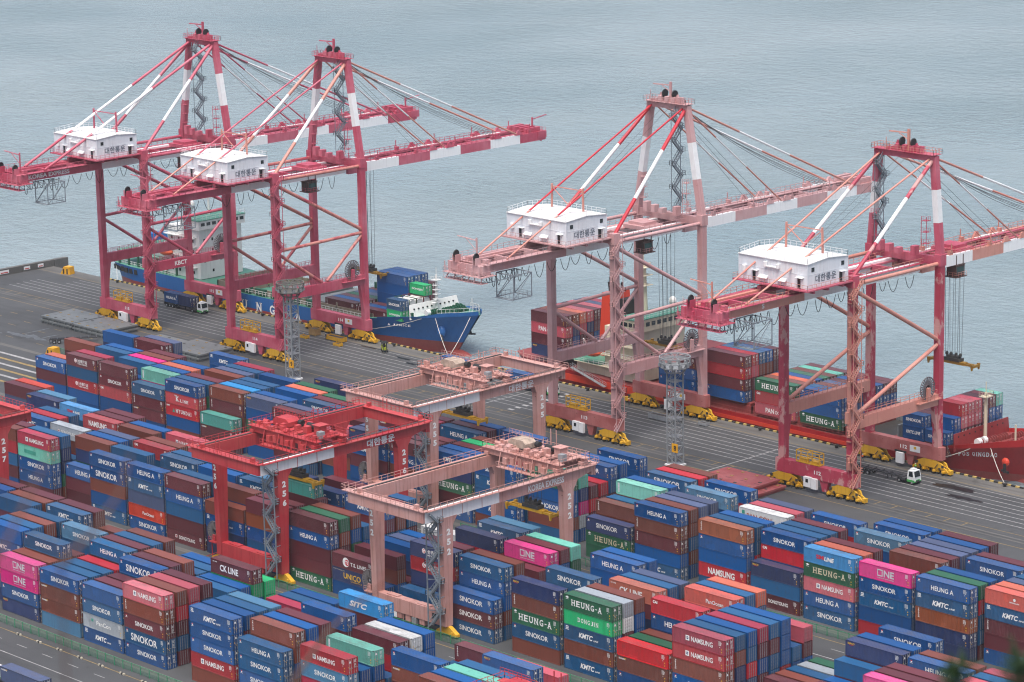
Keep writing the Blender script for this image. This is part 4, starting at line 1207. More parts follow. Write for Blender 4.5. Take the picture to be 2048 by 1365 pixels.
    MB().rail([(-ah-0.9, G_-1.5, az+0.86), (ah+0.9, G_-1.5, az+0.86), (ah+0.9, G_+1.5, az+0.86), (-ah-0.9, G_+1.5, az+0.86), (-ah-0.9, G_-1.5, az+0.86)], 1.1, 0.9, 0.07).build('handrail', C['trim'], ap)
    for x in (-1.2, 1.9): MB().tube((x-0.15, G_, az+2.8), (x+0.15, G_, az+2.8), 0.95, 16).build('sheave', DARK, ap)
    mb = MB().bar((0.6, G_, az+0.9), (0.6, G_, az+5.6), 0.5).bar((0.6, G_, az+4.8), (-4.0, G_-1, az+4.9), 0.25).bar((0.6, G_, az+3.2), (-1.6, G_-0.5, az+4.6), 0.15).bar((-4.4, G_-1.5, az+0.9), (-4.4, G_-1.5, az+3.6), 0.1)
    mb.build('service_jib', C['boom'], ap)
    st = MB()
    sx_ = 3.2*stairside
    st.stairs(sx_-0.45, G_-2.0, 49.0, az+0.6, 2.6, 2.9, 0.9, 'y')
    for y in (-2.2, 0.9): st.bar((sx_-0.5, G_+y, 49), (sx_-0.5, G_+y, az), 0.12)
    st.build('tower_stair', GREYP, t)
    tp = MB()
    for x in (-7.5, 6.4):
        for z in (51, 53.5, 56): tp.box(x-0.7, x+0.7, G_-1.8, G_-0.4, z, z+0.08).rail([(x-0.7, G_-1.8, z), (x+0.7, G_-1.8, z), (x+0.7, G_-0.4, z)], 1.0, 0.9, 0.05)
        for dx in (-0.7, 0.7): tp.bar((x+dx, G_-1.8, 48.4), (x+dx, G_-1.8, 57), 0.1)
    for x in (-5, -2.5, 0, 4.5): tp.box(x-0.6, x+0.6, G_-3.2, G_-1.6, 48.4, 49.6+abs(x)*0.2)
    tp.build('hinge_platform', C['frame'], t)['kind'] = 'stuff'
    # stair up the right land leg
    ls = MB()
    ls.stairs(H+0.85, -1.6, 3.2, 47.2, 2.4, 2.85, 0.85, 'y')
    ls.bar((H+1.75, -1.7, 3), (H+1.75, -1.7, 48), 0.12).bar((H+1.75, 0.9, 3), (H+1.75, 0.9, 48), 0.12)
    ls.build('leg_stair', C['stair'], t)
    lc = MB().box(H-0.5, H+0.5, -1.05, -0.82, 14, 40).box(H-0.9, H+0.2, -1.3, -0.84, 17, 19.5).box(H-0.3, H+0.8, -1.3, -0.84, 7, 9.5)
    for z in range(10, 46, 3): lc.box(H-0.6, H+0.6, -1.1, -0.815, z, z+0.2)
    lc.build('cable_tray', C['stair'], t)
    # cable reel and its bracket on the right portal beam
    reel(t, G_-5.0, 20.2, H+1.0, 2.5)
    MB().box(H+0.7, H+1.6, G_-8.5, G_-0.6, 17.2, 17.35).rail([(H+1.55, G_-8.5, 17.35), (H+1.55, G_-0.6, 17.35)], 1.1, 1.4, 0.06).box(H+0.7, H+1.5, G_-5.5, G_-4.5, 17.35, 20.3).build('reel_bracket', C['portal'], t)
    # trolley, cab, hoist ropes
    tr = MB().box(-3.6, 3.6, y_tr-3, y_tr+3, 46.0, 46.9).box(-2.5, 2.5, y_tr-2.2, y_tr+2.0, 46.9, 47.6)
    tr.build('trolley', C['frame'], t)
    cbm = MB().box(2.0, 4.6, y_tr-4.5, y_tr-1.5, 41.2, 43.6)
    cbm.box(1.9, 4.7, y_tr-4.7, y_tr-1.3, 43.6, 43.8).box(1.6, 5.0, y_tr-4.9, y_tr-1.0, 41.0, 41.15)
    for dx in (2.2, 4.4):
        for dy in (-4.2, -1.8): cbm.bar((dx, y_tr+dy, 43.8), (dx, y_tr+dy, 46.0), 0.2)
    cbm = cbm.build('operator_cab', plain('cab_brown', (0.07, 0.035, 0.03, 1)), t)
    MB().box(2.2, 4.4, y_tr-1.49, y_tr-1.46, 41.6, 43.3).box(4.605, 4.63, y_tr-4.2, y_tr-1.8, 41.9, 43.3).build('window', plain('cab_glass', (0.02, 0.06, 0.06, 1), 0.1), cbm)
    MB().rail([(1.7, y_tr-4.8, 41.15), (4.9, y_tr-4.8, 41.15), (4.9, y_tr-1.1, 41.15)], 1.0, 1.0, 0.05).build('handrail', C['trim'], cbm)
    for s, w_, h_, place_, mt in texts:
        X = {'girder': ((4.42, -22.5, 45.4), (0, 1, 0)), 'tail': ((4.42, -26.5, 45.4), (0, 1, 0)), 'portal': ((H+0.72, 10.5, 16.9), (0, 1, 0)), 'portal2': ((H+0.72, 4.2, 16.7), (0, 1, 0))}[place_]
        flat_text(s, w_, h_, 'lettering', mt, t, X[0], X[1])
    return t

def spreader(loc, name, label, rz=0.0, top=None, rope_to=None, L=12.1, ym=None):
    """yellow telescopic container spreader; local frame: long axis x, lifted by ropes to height rope_to"""
    ym = ym or YELLOW
    t = empty(name, loc)
    t.rotation_euler = (0, 0, rz)
    tag(t, label, 'spreader')
    m_ = MB().box(-3.4, 3.4, -0.75, 0.75, 0.15, 0.75).box(-L/2, L/2, -0.62, -0.3, 0.18, 0.62).box(-L/2, L/2, 0.3, 0.62, 0.18, 0.62)
    for sx in (-1, 1):
        m_.box(sx*L/2-0.3, sx*L/2+0.3, -1.2, 1.2, 0.1, 0.65)
    m_.build('telescopic_beam', ym, t)
    for sx in (-1, 1):
        for sy in (-1, 1):
            MB().hexa([(sx*L/2-0.15,sy*1.25-0.15,-0.5),(sx*L/2+0.15,sy*1.25-0.15,-0.5),(sx*L/2+0.15,sy*1.25+0.15,-0.5),(sx*L/2-0.15,sy*1.25+0.15,-0.5)],
                      [(sx*L/2-0.3,sy*1.2-0.3,0.9),(sx*L/2+0.3,sy*1.2-0.3,0.9),(sx*L/2+0.3,sy*1.2+0.3,0.9),(sx*L/2-0.3,sy*1.2+0.3,0.9)]).build('flipper', ym, t)
    hb = MB().box(-2.2, 2.2, -0.9, 0.9, 0.8, 1.5).box(-1.6, 1.6, -0.6, 0.6, 1.5, 2.0)
    for x in (-1.9, -0.7, 0.7, 1.9): hb.tube((x-0.12, 0, 2.2), (x+0.12, 0, 2.2), 0.45, 12)
    hb.build('head_block', STEELDK, t)
    if rope_to:
        r_ = MB()
        for x in (-1.9, -0.7, 0.7, 1.9):
            for y in (-0.4, 0.4): r_.bar((x, y, 2.2), (x*1.1, y*2, rope_to), 0.06)
        r_.build('hoist_rope', ROPE, t)['kind'] = 'stuff'
    return t

Ccrim = dict(leg=CRIM, brace=CRIM, sill_l=CRIM, sill_w=CRIM, portal=CRIM, boom=CRIM, frame=CRIM, stay=CRIM, stay2=CRIM, stair=CRIM, trim=CRIM)
C115 = dict(Ccrim, long=[CRIM, WHITE, CRIM], long_r=0.36)
C114 = dict(Ccrim, brace=SALM, stay=SALM, stay2=SALM, long=[CRIM, CRIM, SALM])
C113 = dict(leg=PINK, brace=PINK, sill_l=RUST, sill_w=RUST, portal=PINK, boom=PINK, frame=PINK, stay=REDNEW, stay2=SALM, stair=PINK, trim=PINK, long=[REDNEW, REDNEW, SALM])
C112 = dict(leg=CRIMP, brace=SALM, sill_l=CRIMP, sill_w=RUST, portal=SALM, boom=SALM, frame=CRIM, stay=CRIMP, stay2=SALM, stair=SALM, trim=SALM)
C114['brace'] = paint('brace_two_tone', (0.36, 0.04, 0.07, 1), (0.5, 0.22, 0.18, 1), patch=(0.5, 0.2, 0.17, 1), patch_amt=0.6, rust=0.1)
sts_crane(-648.2, '115', 'crimson gantry crane at the far left of the quay, boom over the blue ship', C115, 10.0, 5.4, 73.8, 104, True, -0.4, 22, texts=(('KOREA EXPRESS', 13, 1.15, 'tail', LETTER), ('KBCT', 4.2, 1.2, 'portal', LETTER)))
sts_crane(-593.6, '114', 'crimson gantry crane with salmon braces, second from the left, by the lamp mast marked 9', C114, 9.9, 5.6, 73.6, 102, True, 1, 20)
sts_crane(-474.1, '113', 'faded pink gantry crane with bright red stays, third from the left', C113, 10.2, 5.7, 73.4, 100, True, 1, 20)
sts_crane(-404.0, '112', 'patchy crimson and salmon gantry crane nearest the right edge, spreader hanging out', C112, 9.5, 7.6, 69.6, 100, False, -2, 45.7, texts=(('S', 0.8, 1.0, 'girder', LETTER),))
# ------------------------------------------------------------------ rail-mounted yard gantries
def yard_gantry(cx, y0, num, label, M, trim, tr_y, word=None, cab_roof=None, stair_mat=GREYP, rail_top=STEELDK):
    t = empty('yard_gantry', (cx, y0, 0))
    tag(t, label, 'gantry crane', 'rail-mounted gantry cranes over the container yard')
    X, RY, Z0, Z1, YA, YB = 9.5, 31.5, 22.9, 25.3, -5.3, 38.6
    for sx in (-1, 1):
        for y in (0.0, RY):
            l = MB()
            l.hexa([(sx*X-0.7, y-0.9, 2.0), (sx*X+0.7, y-0.9, 2.0), (sx*X+0.7, y+0.9, 2.0), (sx*X-0.7, y+0.9, 2.0)],
                   [(sx*X-0.75, y-1.2, 21.4), (sx*X+0.75, y-1.2, 21.4), (sx*X+0.75, y+1.5, 21.4), (sx*X-0.75, y+1.5, 21.4)])
            l.hexa([(sx*X-0.75, y-1.2, 21.4), (sx*X+0.75, y-1.2, 21.4), (sx*X+0.75, y+1.5, 21.4), (sx*X-0.75, y+1.5, 21.4)],
                   [(sx*X-0.75, y-1.9, 23.0), (sx*X+0.75, y-1.9, 23.0), (sx*X+0.75, y+2.6, 23.0), (sx*X-0.75, y+2.6, 23.0)])
            l = l.build('leg', M, t)
            if sx > 0 or y == 0:
                for i, ch in enumerate(num):
                    if sx > 0: flat_text(ch, 0.95, 1.25, 'lettering', LETTER, l, (X+0.79, y+0.3, 20.2-i*1.9), (0, 1, 0), bold=0.05)
                    else: flat_text(ch, 0.85, 1.25, 'lettering', LETTER, l, (-X+0.05, y-1.27+0.03*i, 20.2-i*1.9), (1, 0, 0), bold=0.05)
        g_ = MB()
        g_.box(sx*X-0.6, sx*X+0.6, YA, 13.5 if sx > 0 else YB, Z0, Z1, 1 if sx > 0 else 0)
        if sx > 0: g_.box(sx*X-0.6, sx*X+0.6, 13.5, YB-5, Z0, Z1, 0)
        if sx > 0: g_.hexa([(X-0.6, YB-5, Z0), (X+0.6, YB-5, Z0), (X+0.6, YB, Z0+1.1), (X-0.6, YB, Z0+1.1)], [(X-0.6, YB-5, Z1), (X+0.6, YB-5, Z1), (X+0.6, YB, Z1), (X-0.6, YB, Z1)], 0)
        g_ = g_.build('girder', [M, WHITEG], t)
        MB().box(sx*X-0.25, sx*X+0.25, YA, YB, Z1+0.003, Z1+0.16).build('crane_rail', rail_top, g_)
        for y in range(-1, 40, 5): MB().box(sx*X-0.63, sx*X+0.63, y, y+0.12, Z0-0.03, Z1-0.05).build('stiffener', M, g_)
        wk = MB().box(sx*(X+1.05)-0.42, sx*(X+1.05)+0.42, YA, YB, Z1-0.12, Z1-0.02)
        wk.rail([(sx*(X+1.42), YA, Z1-0.02), (sx*(X+1.42), YB, Z1-0.02)], 1.1, 1.6, 0.08)
        wk.build('walkway', trim, t)
    for y in (YA, YB):
        e = MB().box(-X-1.2, X+0.59, y-0.55, y+0.55, Z0+0.15, Z1-0.06).build('end_beam', M, t)
        s = -1 if y == YA else 1
        w_ = MB().box(-X-2.6, X+1.2, y-0.9, y+0.9, Z1-0.05, Z1+0.05)
        w_.rail([(-X-2.6, y+s*0.9, Z1+0.05), (X+1.2, y+s*0.9, Z1+0.05)], 1.1, 1.3, 0.07).rail([(-X-2.6, y-s*0.9, Z1+0.05), (-X-2.6, y+s*0.9, Z1+0.05)], 1.1, 1.0, 0.07)
        for x in (-3.5, -2.3): w_.bar((x, y, Z1), (x, y, Z1+2.6), 0.12)
        for x in (-X+1.6, X-1.6): w_.box(x-0.35, x+0.35, y-0.4, y+0.4, Z1+0.05, Z1+0.9)
        w_.build('walkway', trim, e)
    for y in (0.0, RY):
        s_ = MB().box(-X+0.75, X-0.75, y-0.85, y+0.85, 2.0, 4.7)
        for x in (-4, 0.2, 4.2): s_.box(x-0.06, x+0.06, y-0.89, y+0.89, 1.98, 4.72)
        s_.box(-6.5, -3.5, y-0.6, y+0.6, 4.7, 4.95).box(2, 5.5, y-0.6, y+0.6, 4.7, 4.9)
        s_ = s_.build('sill_beam', M, t)
        MB().box(X-3.0, X-1.9, y-0.89, y-0.86, 2.9, 4.0).build('window', GLASS, s_)
        un = MB()
        for x in (-5.5, -3.0, -0.5, 3.4): un.box(x-0.7, x+0.7, y-0.7, y+0.7, 0.7+abs(x)*0.05, 1.98)
        for x in (-6.5, -1.8, 1.2, 5.2): un.bar((x, y-0.7, 0.3), (x, y-0.7, 2.0), 0.14)
        un.build('underframe', M, t)
        MB().box(0.8, 2.0, y-0.95, y-0.3, 0.6, 1.9).build('switch_cabinet', GALV, t)
        MB().box(-4.3, -3.4, y-0.92, y-0.86, 0.9, 1.9).build('notice_plate', WHITE, t)
        for sx in (-1, 1):
            b_ = MB()
            c = sx*X+sx*0.3
            b_.prism([(c-2.6, 0.9), (c-0.8, 1.98), (c+0.8, 1.98), (c+2.6, 0.9), (c+2.6, 0.5), (c-2.6, 0.5)], 'y', y-0.45, y+0.45)
            for q in (-1.8, 1.8): b_.box(c+q-0.9, c+q+0.9, y-0.5, y+0.5, 0.35, 0.85).box(c+q-0.25, c+q+0.25, y-0.85, y-0.5, 0.5, 1.2)
            b_ = b_.build('bogie', YELLOW, t)
            wm = MB().tube((0, -0.3, 0.3), (0, 0.3, 0.3), 0.3, 12).mesh('wheel', STEELDK) if 'rwheel' not in MEM else MEM['rwheel']
            MEM['rwheel'] = wm
            for q in (-2.3, -1.3, 1.3, 2.3): link('wheel', wm, b_, (c+q, y, 0.02))
    reel(t, -0.2, 6.2, -X-2.2, 2.1, plain('reel_spoke', (0.16, 0.15, 0.15, 1)), 'y')
    rb = MB().box(-X-2.7, -X-0.7, -1.3, 0.6, 4.2, 4.4).rail([(-X-2.7, -1.3, 4.4), (-X-0.7, -1.3, 4.4)], 1.0, 0.9, 0.06).box(-X-2.4, -X-1.5, -0.6, 0.2, 4.4, 5.6).bar((-X-2.6, -0.6, 1.0), (-X-2.6, -0.6, 4.3), 0.16).bar((-X-4.6, -0.6, 0.6), (-X-1.0, -0.6, 2.2), 0.12)
    rb.build('reel_bracket', M, t)
    # stair beside the front right leg
    st = MB().stairs(X-2.2, -2.3, 2.0, 22.6, 2.6, 3.0, 0.85, 'x')
    for x in (X-2.4, X+0.9): st.bar((x, -2.4, 1.6), (x, -2.4, 23.4), 0.2)
    st.bar((X+0.9, -2.4, 22.6), (X+1.2, -4.6, 24.6), 0.4).bar((X-2.4, -2.0, 2.0), (X-4.4, -2.0, 0.1), 0.5, 0.12)
    for z in (5, 8, 11, 14, 17, 20): st.bar((X-2.4, -2.3, z), (X-0.6, -1.0, z), 0.12).bar((X+0.9, -2.3, z), (X+0.6, -1.0, z), 0.12)
    st.build('stair', stair_mat, t)
    # trolley with hoist machinery
    y = tr_y
    tr = MB()
    for yy in (y-3.6, y+3.2): tr.box(-X-0.6, X+0.6, yy-0.35, yy+0.35, Z1+0.25, Z1+1.5)
    tr.box(-X-1.2, X+1.2, y-4.4, y-2.9, Z1+1.5, Z1+1.6).box(-X-1.2, X+1.2, y+2.4, y+4.0, Z1+1.5, Z1+1.6)
    for x in (-8.5, -4.8, -1.2, 1.5, 4.6, 8.4): tr.box(x-0.7, x+0.7, y-2.9, y+2.4, Z1+1.4, Z1+1.595)
    for x in (-X, X):
        for yy in (y-3.6, y+3.2): tr.box(x-0.5, x+0.5, yy-0.9, yy+0.9, Z1+0.17, Z1+0.8)
    tr = tr.build('trolley', M, t)
    TARP = plain('tarpaulin_beige', (0.46, 0.36, 0.29, 1), 0.8, var=0.2)
    MB().prism([(-7.2, Z1+1.6), (-2.4, Z1+1.6), (-2.4, Z1+2.6), (-3.2, Z1+3.2), (-6.4, Z1+3.2), (-7.2, Z1+2.6)], 'y', y-0.6, y+2.4).build('covered_winch', TARP if M is RMGPINK else M, tr)
    rj = random.Random(int(cx*3))
    mc = MB()
    for k in range(26):                                           # motors, brakes, valve boxes
        xx, yy = rj.uniform(-9.4, 9.4), y+rj.uniform(-3.9, 3.4)
        if -7.4 < xx < -2.2 and yy > y-0.9: continue
        w_, d_, h_ = rj.uniform(0.25, 0.75), rj.uniform(0.25, 0.6), rj.uniform(0.4, 1.3)
        if rj.random() < 0.4: mc.tube((xx-w_, yy, Z1+1.95), (xx+w_, yy, Z1+1.95), 0.34, 10)
        else: mc.box(xx-w_, xx+w_, yy-d_, yy+d_, Z1+1.6, Z1+1.6+h_)
    for k in range(7):
        xx = rj.uniform(-9, 9)
        mc.bar((xx, y-4, Z1+1.8), (xx+rj.uniform(-1, 1), y+3.4, Z1+2.0), 0.14)
    mc.build('hoist_machinery', M, tr)['kind'] = 'stuff'
    MB().tube((1.2, y+1.6, Z1+2.4), (5.0, y+1.6, Z1+2.4), 0.62, 14).build('rope_drum', DARK, tr)
    MB().tube((-1.8, y+1.8, Z1+2.4), (-0.8, y+1.8, Z1+2.4), 0.6, 14).build('rope_drum', DARK, tr)
    kb_ = MB().box(5.8, 7.6, y-0.9, y+0.9, Z1+1.6, Z1+3.7).build('control_room', M, tr)
    MB().box(5.5, 7.9, y-1.2, y+1.2, Z1+3.7, Z1+3.8).build('roof', cab_roof or M, kb_)
    for (xx, yy, c) in ((3.4, y-0.6, trim), (8.7, y-1.6, GALV)): MB().box(xx-0.6, xx+0.6, yy-0.6, yy+0.6, Z1+1.6, Z1+3.0).build('switch_cabinet', c, tr)
    r_ = MB().rail([(-X-1.1, y-4.3, Z1+1.6), (X+1.1, y-4.3, Z1+1.6), (X+1.1, y+3.9, Z1+1.6), (-X-1.1, y+3.9, Z1+1.6), (-X-1.1, y-4.3, Z1+1.6)], 1.1, 1.2, 0.07)
    r_.rail([(-X+1, y+1.0, Z1+3.6), (-2, y+1.0, Z1+3.6)], 1.0, 1.0, 0.06)
    for x in (0.5, 2.0): r_.bar((x, y+3.5, Z1+1.6), (x, y+3.5, Z1+5.5), 0.14)
    r_.build('handrail', trim, tr)
    lw = MB().box(-5.5, 7.5, y-5.6, y-4.5, Z1-1.4, Z1-1.3).rail([(-5.5, y-5.6, Z1-1.3), (7.5, y-5.6, Z1-1.3)], 1.1, 1.2, 0.08)
    for x in (-5.5, -1, 3.4, 7.5): lw.bar((x, y-5.0, Z1-1.3), (x, y-4.2, Z1+1.5), 0.16)
    for k, x in enumerate((-4.2, -2.4, -0.4, 1.5, 3.0, 5.2, 6.3)): lw.box(x-0.55, x+0.5, y-4.6+0.2*(k % 3), y-3.9, Z1-0.9+0.25*(k % 2), Z1+0.4+0.3*(k % 3))
    lw.build('lower_platform', M, tr)
    if word:
        flat_text(word, 9.5 if word[0] == 'K' else 7.4, 1.25 if word[0] == 'K' else 1.6, 'lettering', LETTER, t, (X+0.64, 25.8, Z0+0.95), (0, 1, 0), bold=0.03)
    return t

GAN = [
 (-402.3, 358.0, '252', 'faded pink yard gantry numbered 252, nearest the camera, trolley at its quay end', RMGPINK, RMGPINK, 33.2, 'KOREA EXPRESS'),
 (-449.5, 358.0, '256', 'bright red yard gantry numbered 256 lifting a teal container', RMGRED, RMGRED, 13.0, '대한통운'),
 (-460.5, 408.0, '255', 'faded pink yard gantry numbered 255 behind the red one, over the quayside block', RMGPINK, RMGPINK, 19.0, '대한통운'),
 (-517.7, 308.0, '257', 'red yard gantry numbered 257 cut off by the left edge', RMGRED, RMGRED, 5.0, None)]
for a in GAN: yard_gantry(*a)
spreader((-402.3, 358+32.0, 15.2), 'container_spreader', 'yellow spreader hanging low under gantry 252 above a blue container', rope_to=9.8)
spreader((-460.5, 408+18.0, 16.6), 'container_spreader', 'yellow spreader hanging empty under gantry 255 behind the yard stacks', rope_to=8.6)
spreader((-449.5, 358+12.5, 16.6), 'container_spreader', 'yellow spreader under red gantry 256 clamped on a teal container', rope_to=8.6)
container((-449.5-CL/2, 358+12.5-CW/2, 13.75), 'E/CRO', 'teal container hanging in the air under the red yard gantry 256', 'containers stacked in the yard')
# ------------------------------------------------------------------ ships
def hull(st, yc, zsplit, mats, parent, x_rake0, rake, zkeel=-6.0, sternrake=0.0):
    """st: stations (x, half breadth at deck, half breadth at water, deck z); bow sections lean forward by `rake`"""
    xb = st[-1][0]
    lev = [0.0, 0.22, 0.45, 0.62, 0.8, 1.0]
    mb = MB()
    for sgn in (-1, 1):
        grid = []
        for x, hd, hw, zd in st:
            rowp = []
            w = max(0.0, min(1.0, (x-x_rake0)/(xb-x_rake0)))**1.3
            zs = [zkeel, SEA_Z+0.4, zsplit, zsplit+(zd-zsplit)*0.35, zsplit+(zd-zsplit)*0.7, zd]
            for z in zs:
                s = max(0.0, min(1.0, (z-SEA_Z)/(zd-SEA_Z)))
                hb = hw+(hd-hw)*s**1.6
                rowp.append((x-rake*w*(1-s), yc+sgn*hb, z))
            grid.append(rowp)
        n = len(lev)
        vs_ = [p for r in grid for p in r]
        fs, mi = [], []
        for i in range(len(st)-1):
            for j in range(n-1):
                q = (i*n+j, (i+1)*n+j, (i+1)*n+j+1, i*n+j+1)
                fs.append(q if sgn < 0 else q[::-1]); mi.append(1 if j < 2 else 0)
        b0 = len(mb.f)
        mb.add(vs_, fs)
        mb.m[b0:] = mi
        e = [p for p in grid[0]]
        mb.add([p for p in e]+[(p[0], yc, p[2]) for p in e], [(j, j+1, n+j+1, n+j) if sgn > 0 else (n+j, n+j+1, j+1, j) for j in range(n-1)], 0)
    o = mb.build('hull', mats, parent)
    for p in o.data.polygons: p.use_smooth = True
    dk = MB()
    for a, b_ in zip(st, st[1:]):
        dk.add([(a[0], yc-a[1], a[3]-0.02), (b_[0], yc-b_[1], b_[3]-0.02), (b_[0], yc+b_[1], b_[3]-0.02), (a[0], yc+a[1], a[3]-0.02)], [(0, 1, 2, 3)])
    return o, dk

def ellip(mb, c, r, n=16, k=8, mi=0):
    vs_, fs = [], []
    for i in range(k+1):
        a = -math.pi/2+math.pi*i/k
        for j in range(n):
            t = 2*math.pi*j/n
            vs_.append((c[0]+r[0]*math.cos(a)*math.cos(t), c[1]+r[1]*math.cos(a)*math.sin(t), c[2]+r[2]*math.sin(a)))
    for i in range(k):
        for j in range(n): fs.append((i*n+j, i*n+(j+1) % n, (i+1)*n+(j+1) % n, (i+1)*n+j))
    return mb.add(vs_, fs, mi)

def winch(parent, x, y, z, mat, s=1.0):
    w_ = MB().box(x-1.0*s, x+1.0*s, y-1.8*s, y+1.8*s, z, z+0.25)
    w_.tube((x, y-1.6*s, z+1.0*s), (x, y+1.6*s, z+1.0*s), 0.35*s, 10)
    for q in (-1.5, -0.4, 0.5, 1.5): w_.tube((x, y+q*s-0.08, z+1.0*s), (x, y+q*s+0.08, z+1.0*s), 0.95*s, 14)
    w_.box(x-0.5*s, x+0.8*s, y+1.7*s, y+2.5*s, z, z+1.3*s)
    return w_.build('winch', mat, parent)

def deck_boxes(bays, ship, grp, zt=2.8):
    """bays: (x0, length, z0, y0, rows) rows near to far, codes top down; hidden lower boxes go into one mass"""
    hidden = []
    for bi, (x0, ln, z0, y0, rows) in enumerate(bays):
        for ri, cs in enumerate(rows):
            cs = cs.split()
            nshow = len(cs)
            for k, c in enumerate(cs):
                z = z0+(len(cs)-1-k)*zt
                if c == '-': continue
                if ri > 0 and k > 0 and not c.endswith('*'):
                    hidden.append((x0, y0+ri*2.52, z, ln, c)); continue
                c = c.rstrip('*')
                tn = 'top' if k == 0 else ['second', 'third', 'fourth', 'fifth'][k-1]+' from top'
                o = container((x0, y0+ri*2.52, z), c, f"{PAL[c[0]][0]} container, {tn}, {ORD[ri] if ri else 'quay side'} row, {nth(bi)} deck bay of the {ship}", grp)
                if ln < 12: o.scale = (ln/CL, 1, 1)
    if hidden:
        tag(link('stacked_containers', mass(hidden)), f'containers mostly hidden inside the deck stacks of the {ship}', 'containers', kind='stuff')

for k_, (w_, h_) in {'SINO2': (8.6, 0.7), 'HEUNG2': (8.6, 0.75), 'DJ2': (8.4, 0.7), 'KMTC2': (8.0, 0.75)}.items():
    s_ = {'SINO2': 'SINOKOR', 'HEUNG2': 'HEUNG A', 'DJ2': 'DONGJIN', 'KMTC2': 'KMTC LINE'}[k_]
    vv, ff = fit(s_, w_, h_, 6.0, 1.4, 0.03, 0.2 if k_ == 'KMTC2' else 0)
    _lm[k_] = face_y([(vv, ff, 0)]).mesh('lettering', [LETTER])
vv, ff = disc(3.0, 1.4, 1.0)
HB = paint('hull_blue', (0.012, 0.105, 0.33, 1), (0.015, 0.12, 0.36, 1), rust=0.03, streak=0.4)
HBD = paint('hull_deep_blue', (0.010, 0.035, 0.16, 1), (0.012, 0.045, 0.18, 1), rust=0.03, streak=0.4)
HR = paint('hull_antifouling', (0.26, 0.045, 0.04, 1), (0.30, 0.07, 0.06, 1), rust=0.05)
DG = paint('deck_green', (0.06, 0.21, 0.15, 1), (0.09, 0.26, 0.19, 1), rust=0.12)
GD = plain('gear_green', (0.012, 0.09, 0.05, 1))
SW = paint('ship_white', (0.66, 0.67, 0.66, 1), (0.72, 0.72, 0.71, 1), rust=0.08, streak=0.3)
ORNG = plain('lifeboat_orange', (0.62, 0.09, 0.03, 1), 0.4)
HOLD = paint('hold_rusty', (0.20, 0.16, 0.12, 1), (0.26, 0.22, 0.18, 1), rust=0.30, streak=0.9)
HATCH = paint('hatch_grey', (0.13, 0.142, 0.145, 1), (0.18, 0.192, 0.195, 1), rust=0.12, streak=0.6)

# --- the blue feeder
s1 = empty('container_ship', (0, 0, 0))
tag(s1, 'blue container ship with white stern house and green foredeck, moored at the left berth', 'ship')
YC = 521.2
ST1 = [(-704, 8.2, 4.5, 4.6), (-700, 9.8, 7.6, 4.5), (-692, 10.5, 9.8, 4.4), (-670, 10.6, 10.5, 4.3), (-655, 10.6, 10.6, 4.0), (-620, 10.6, 10.6, 4.0), (-600, 10.6, 10.5, 4.1), (-592, 10.5, 9.6, 4.4),
       (-585, 10.2, 8.3, 5.2), (-578, 9.5, 6.6, 6.2), (-571, 8.2, 4.8, 7.0), (-565, 6.2, 3.0, 7.7), (-560.5, 3.9, 1.5, 8.2), (-557.5, 1.9, 0.6, 8.5), (-556.2, 0.35, 0.12, 8.6)]
hl, dk = hull(ST1, YC, 0.3, [HB, HR], s1, -598, 9.0)
dk.build('deck', DG, s1)
blb = ellip(MB(), (-565.0, YC, -3.9), (6.0, 1.9, 2.1))
blb = blb.build('bulb', HR, s1)
for p in blb.data.polygons: p.use_smooth = True
bw = MB()                                                 # bulwark round the bow
pts = [(x, hd, zd) for x, hd, hw, zd in ST1[8:]]
for sgn in (-1, 1):
    for (xa, ha, za), (xb_, hb, zb2) in zip(pts, pts[1:]):
        bw.hexa([(xa, YC+sgn*ha-0.08, za), (xb_, YC+sgn*hb-0.08, zb2), (xb_, YC+sgn*hb+0.08, zb2), (xa, YC+sgn*ha+0.08, za)],
                [(xa, YC+sgn*(ha+0.15)-0.08, za+(1.0 if xa > -570 else 0.35)), (xb_, YC+sgn*(hb+0.15)-0.08, zb2+(1.0 if xb_ > -570 else 0.35)), (xb_, YC+sgn*(hb+0.15)+0.08, zb2+(1.0 if xb_ > -570 else 0.35)), (xa, YC+sgn*(ha+0.15)+0.08, za+(1.0 if xa > -570 else 0.35))])
bw.build('bow_bulwark', HB, s1)
bk = MB()                                                 # white breakwater with round ports
bk.hexa([(-573.4, YC-9.0, 6.2), (-573.2, YC-9.0, 6.2), (-573.2, YC+9.0, 6.2), (-573.4, YC+9.0, 6.2)], [(-574.4, YC-8.2, 9.9), (-574.2, YC-8.2, 9.9), (-574.2, YC+8.6, 9.9), (-574.4, YC+8.6, 9.9)])
bk = bk.build('breakwater', SW, s1)
for i in range(10):
    y = YC-7.0+i*1.55
    MB().tube((-573.9, y, 8.7), (-573.62, y, 8.7), 0.22, 10).build('port', DARK, bk)
for y in (-8.2, 7.9): MB().box(-573.6, -573.05, YC+y-0.35, YC+y+0.35, 6.4, 8.0).build('opening', GD, bk)
fm = MB().tube((-572.6, YC, 6.6), (-572.6, YC, 17.0), 0.45, 10, r2=0.3).box(-573.6, -571.6, YC-1.0, YC+1.0, 15.6, 15.75).box(-573.2, -572, YC-1.5, YC+1.5, 9.6, 9.75)
for z in (10.5, 11.8, 13, 14.2): fm.box(-573.3, -571.9, YC-0.9, YC+0.9, z, z+0.1)
fm.bar((-572.6, YC, 17), (-572.6, YC, 19.0), 0.12).rail([(-573.6, YC-1, 15.75), (-571.6, YC-1, 15.75), (-571.6, YC+1, 15.75)], 0.9, 0.9, 0.06)
fm.build('foremast', SW, s1)
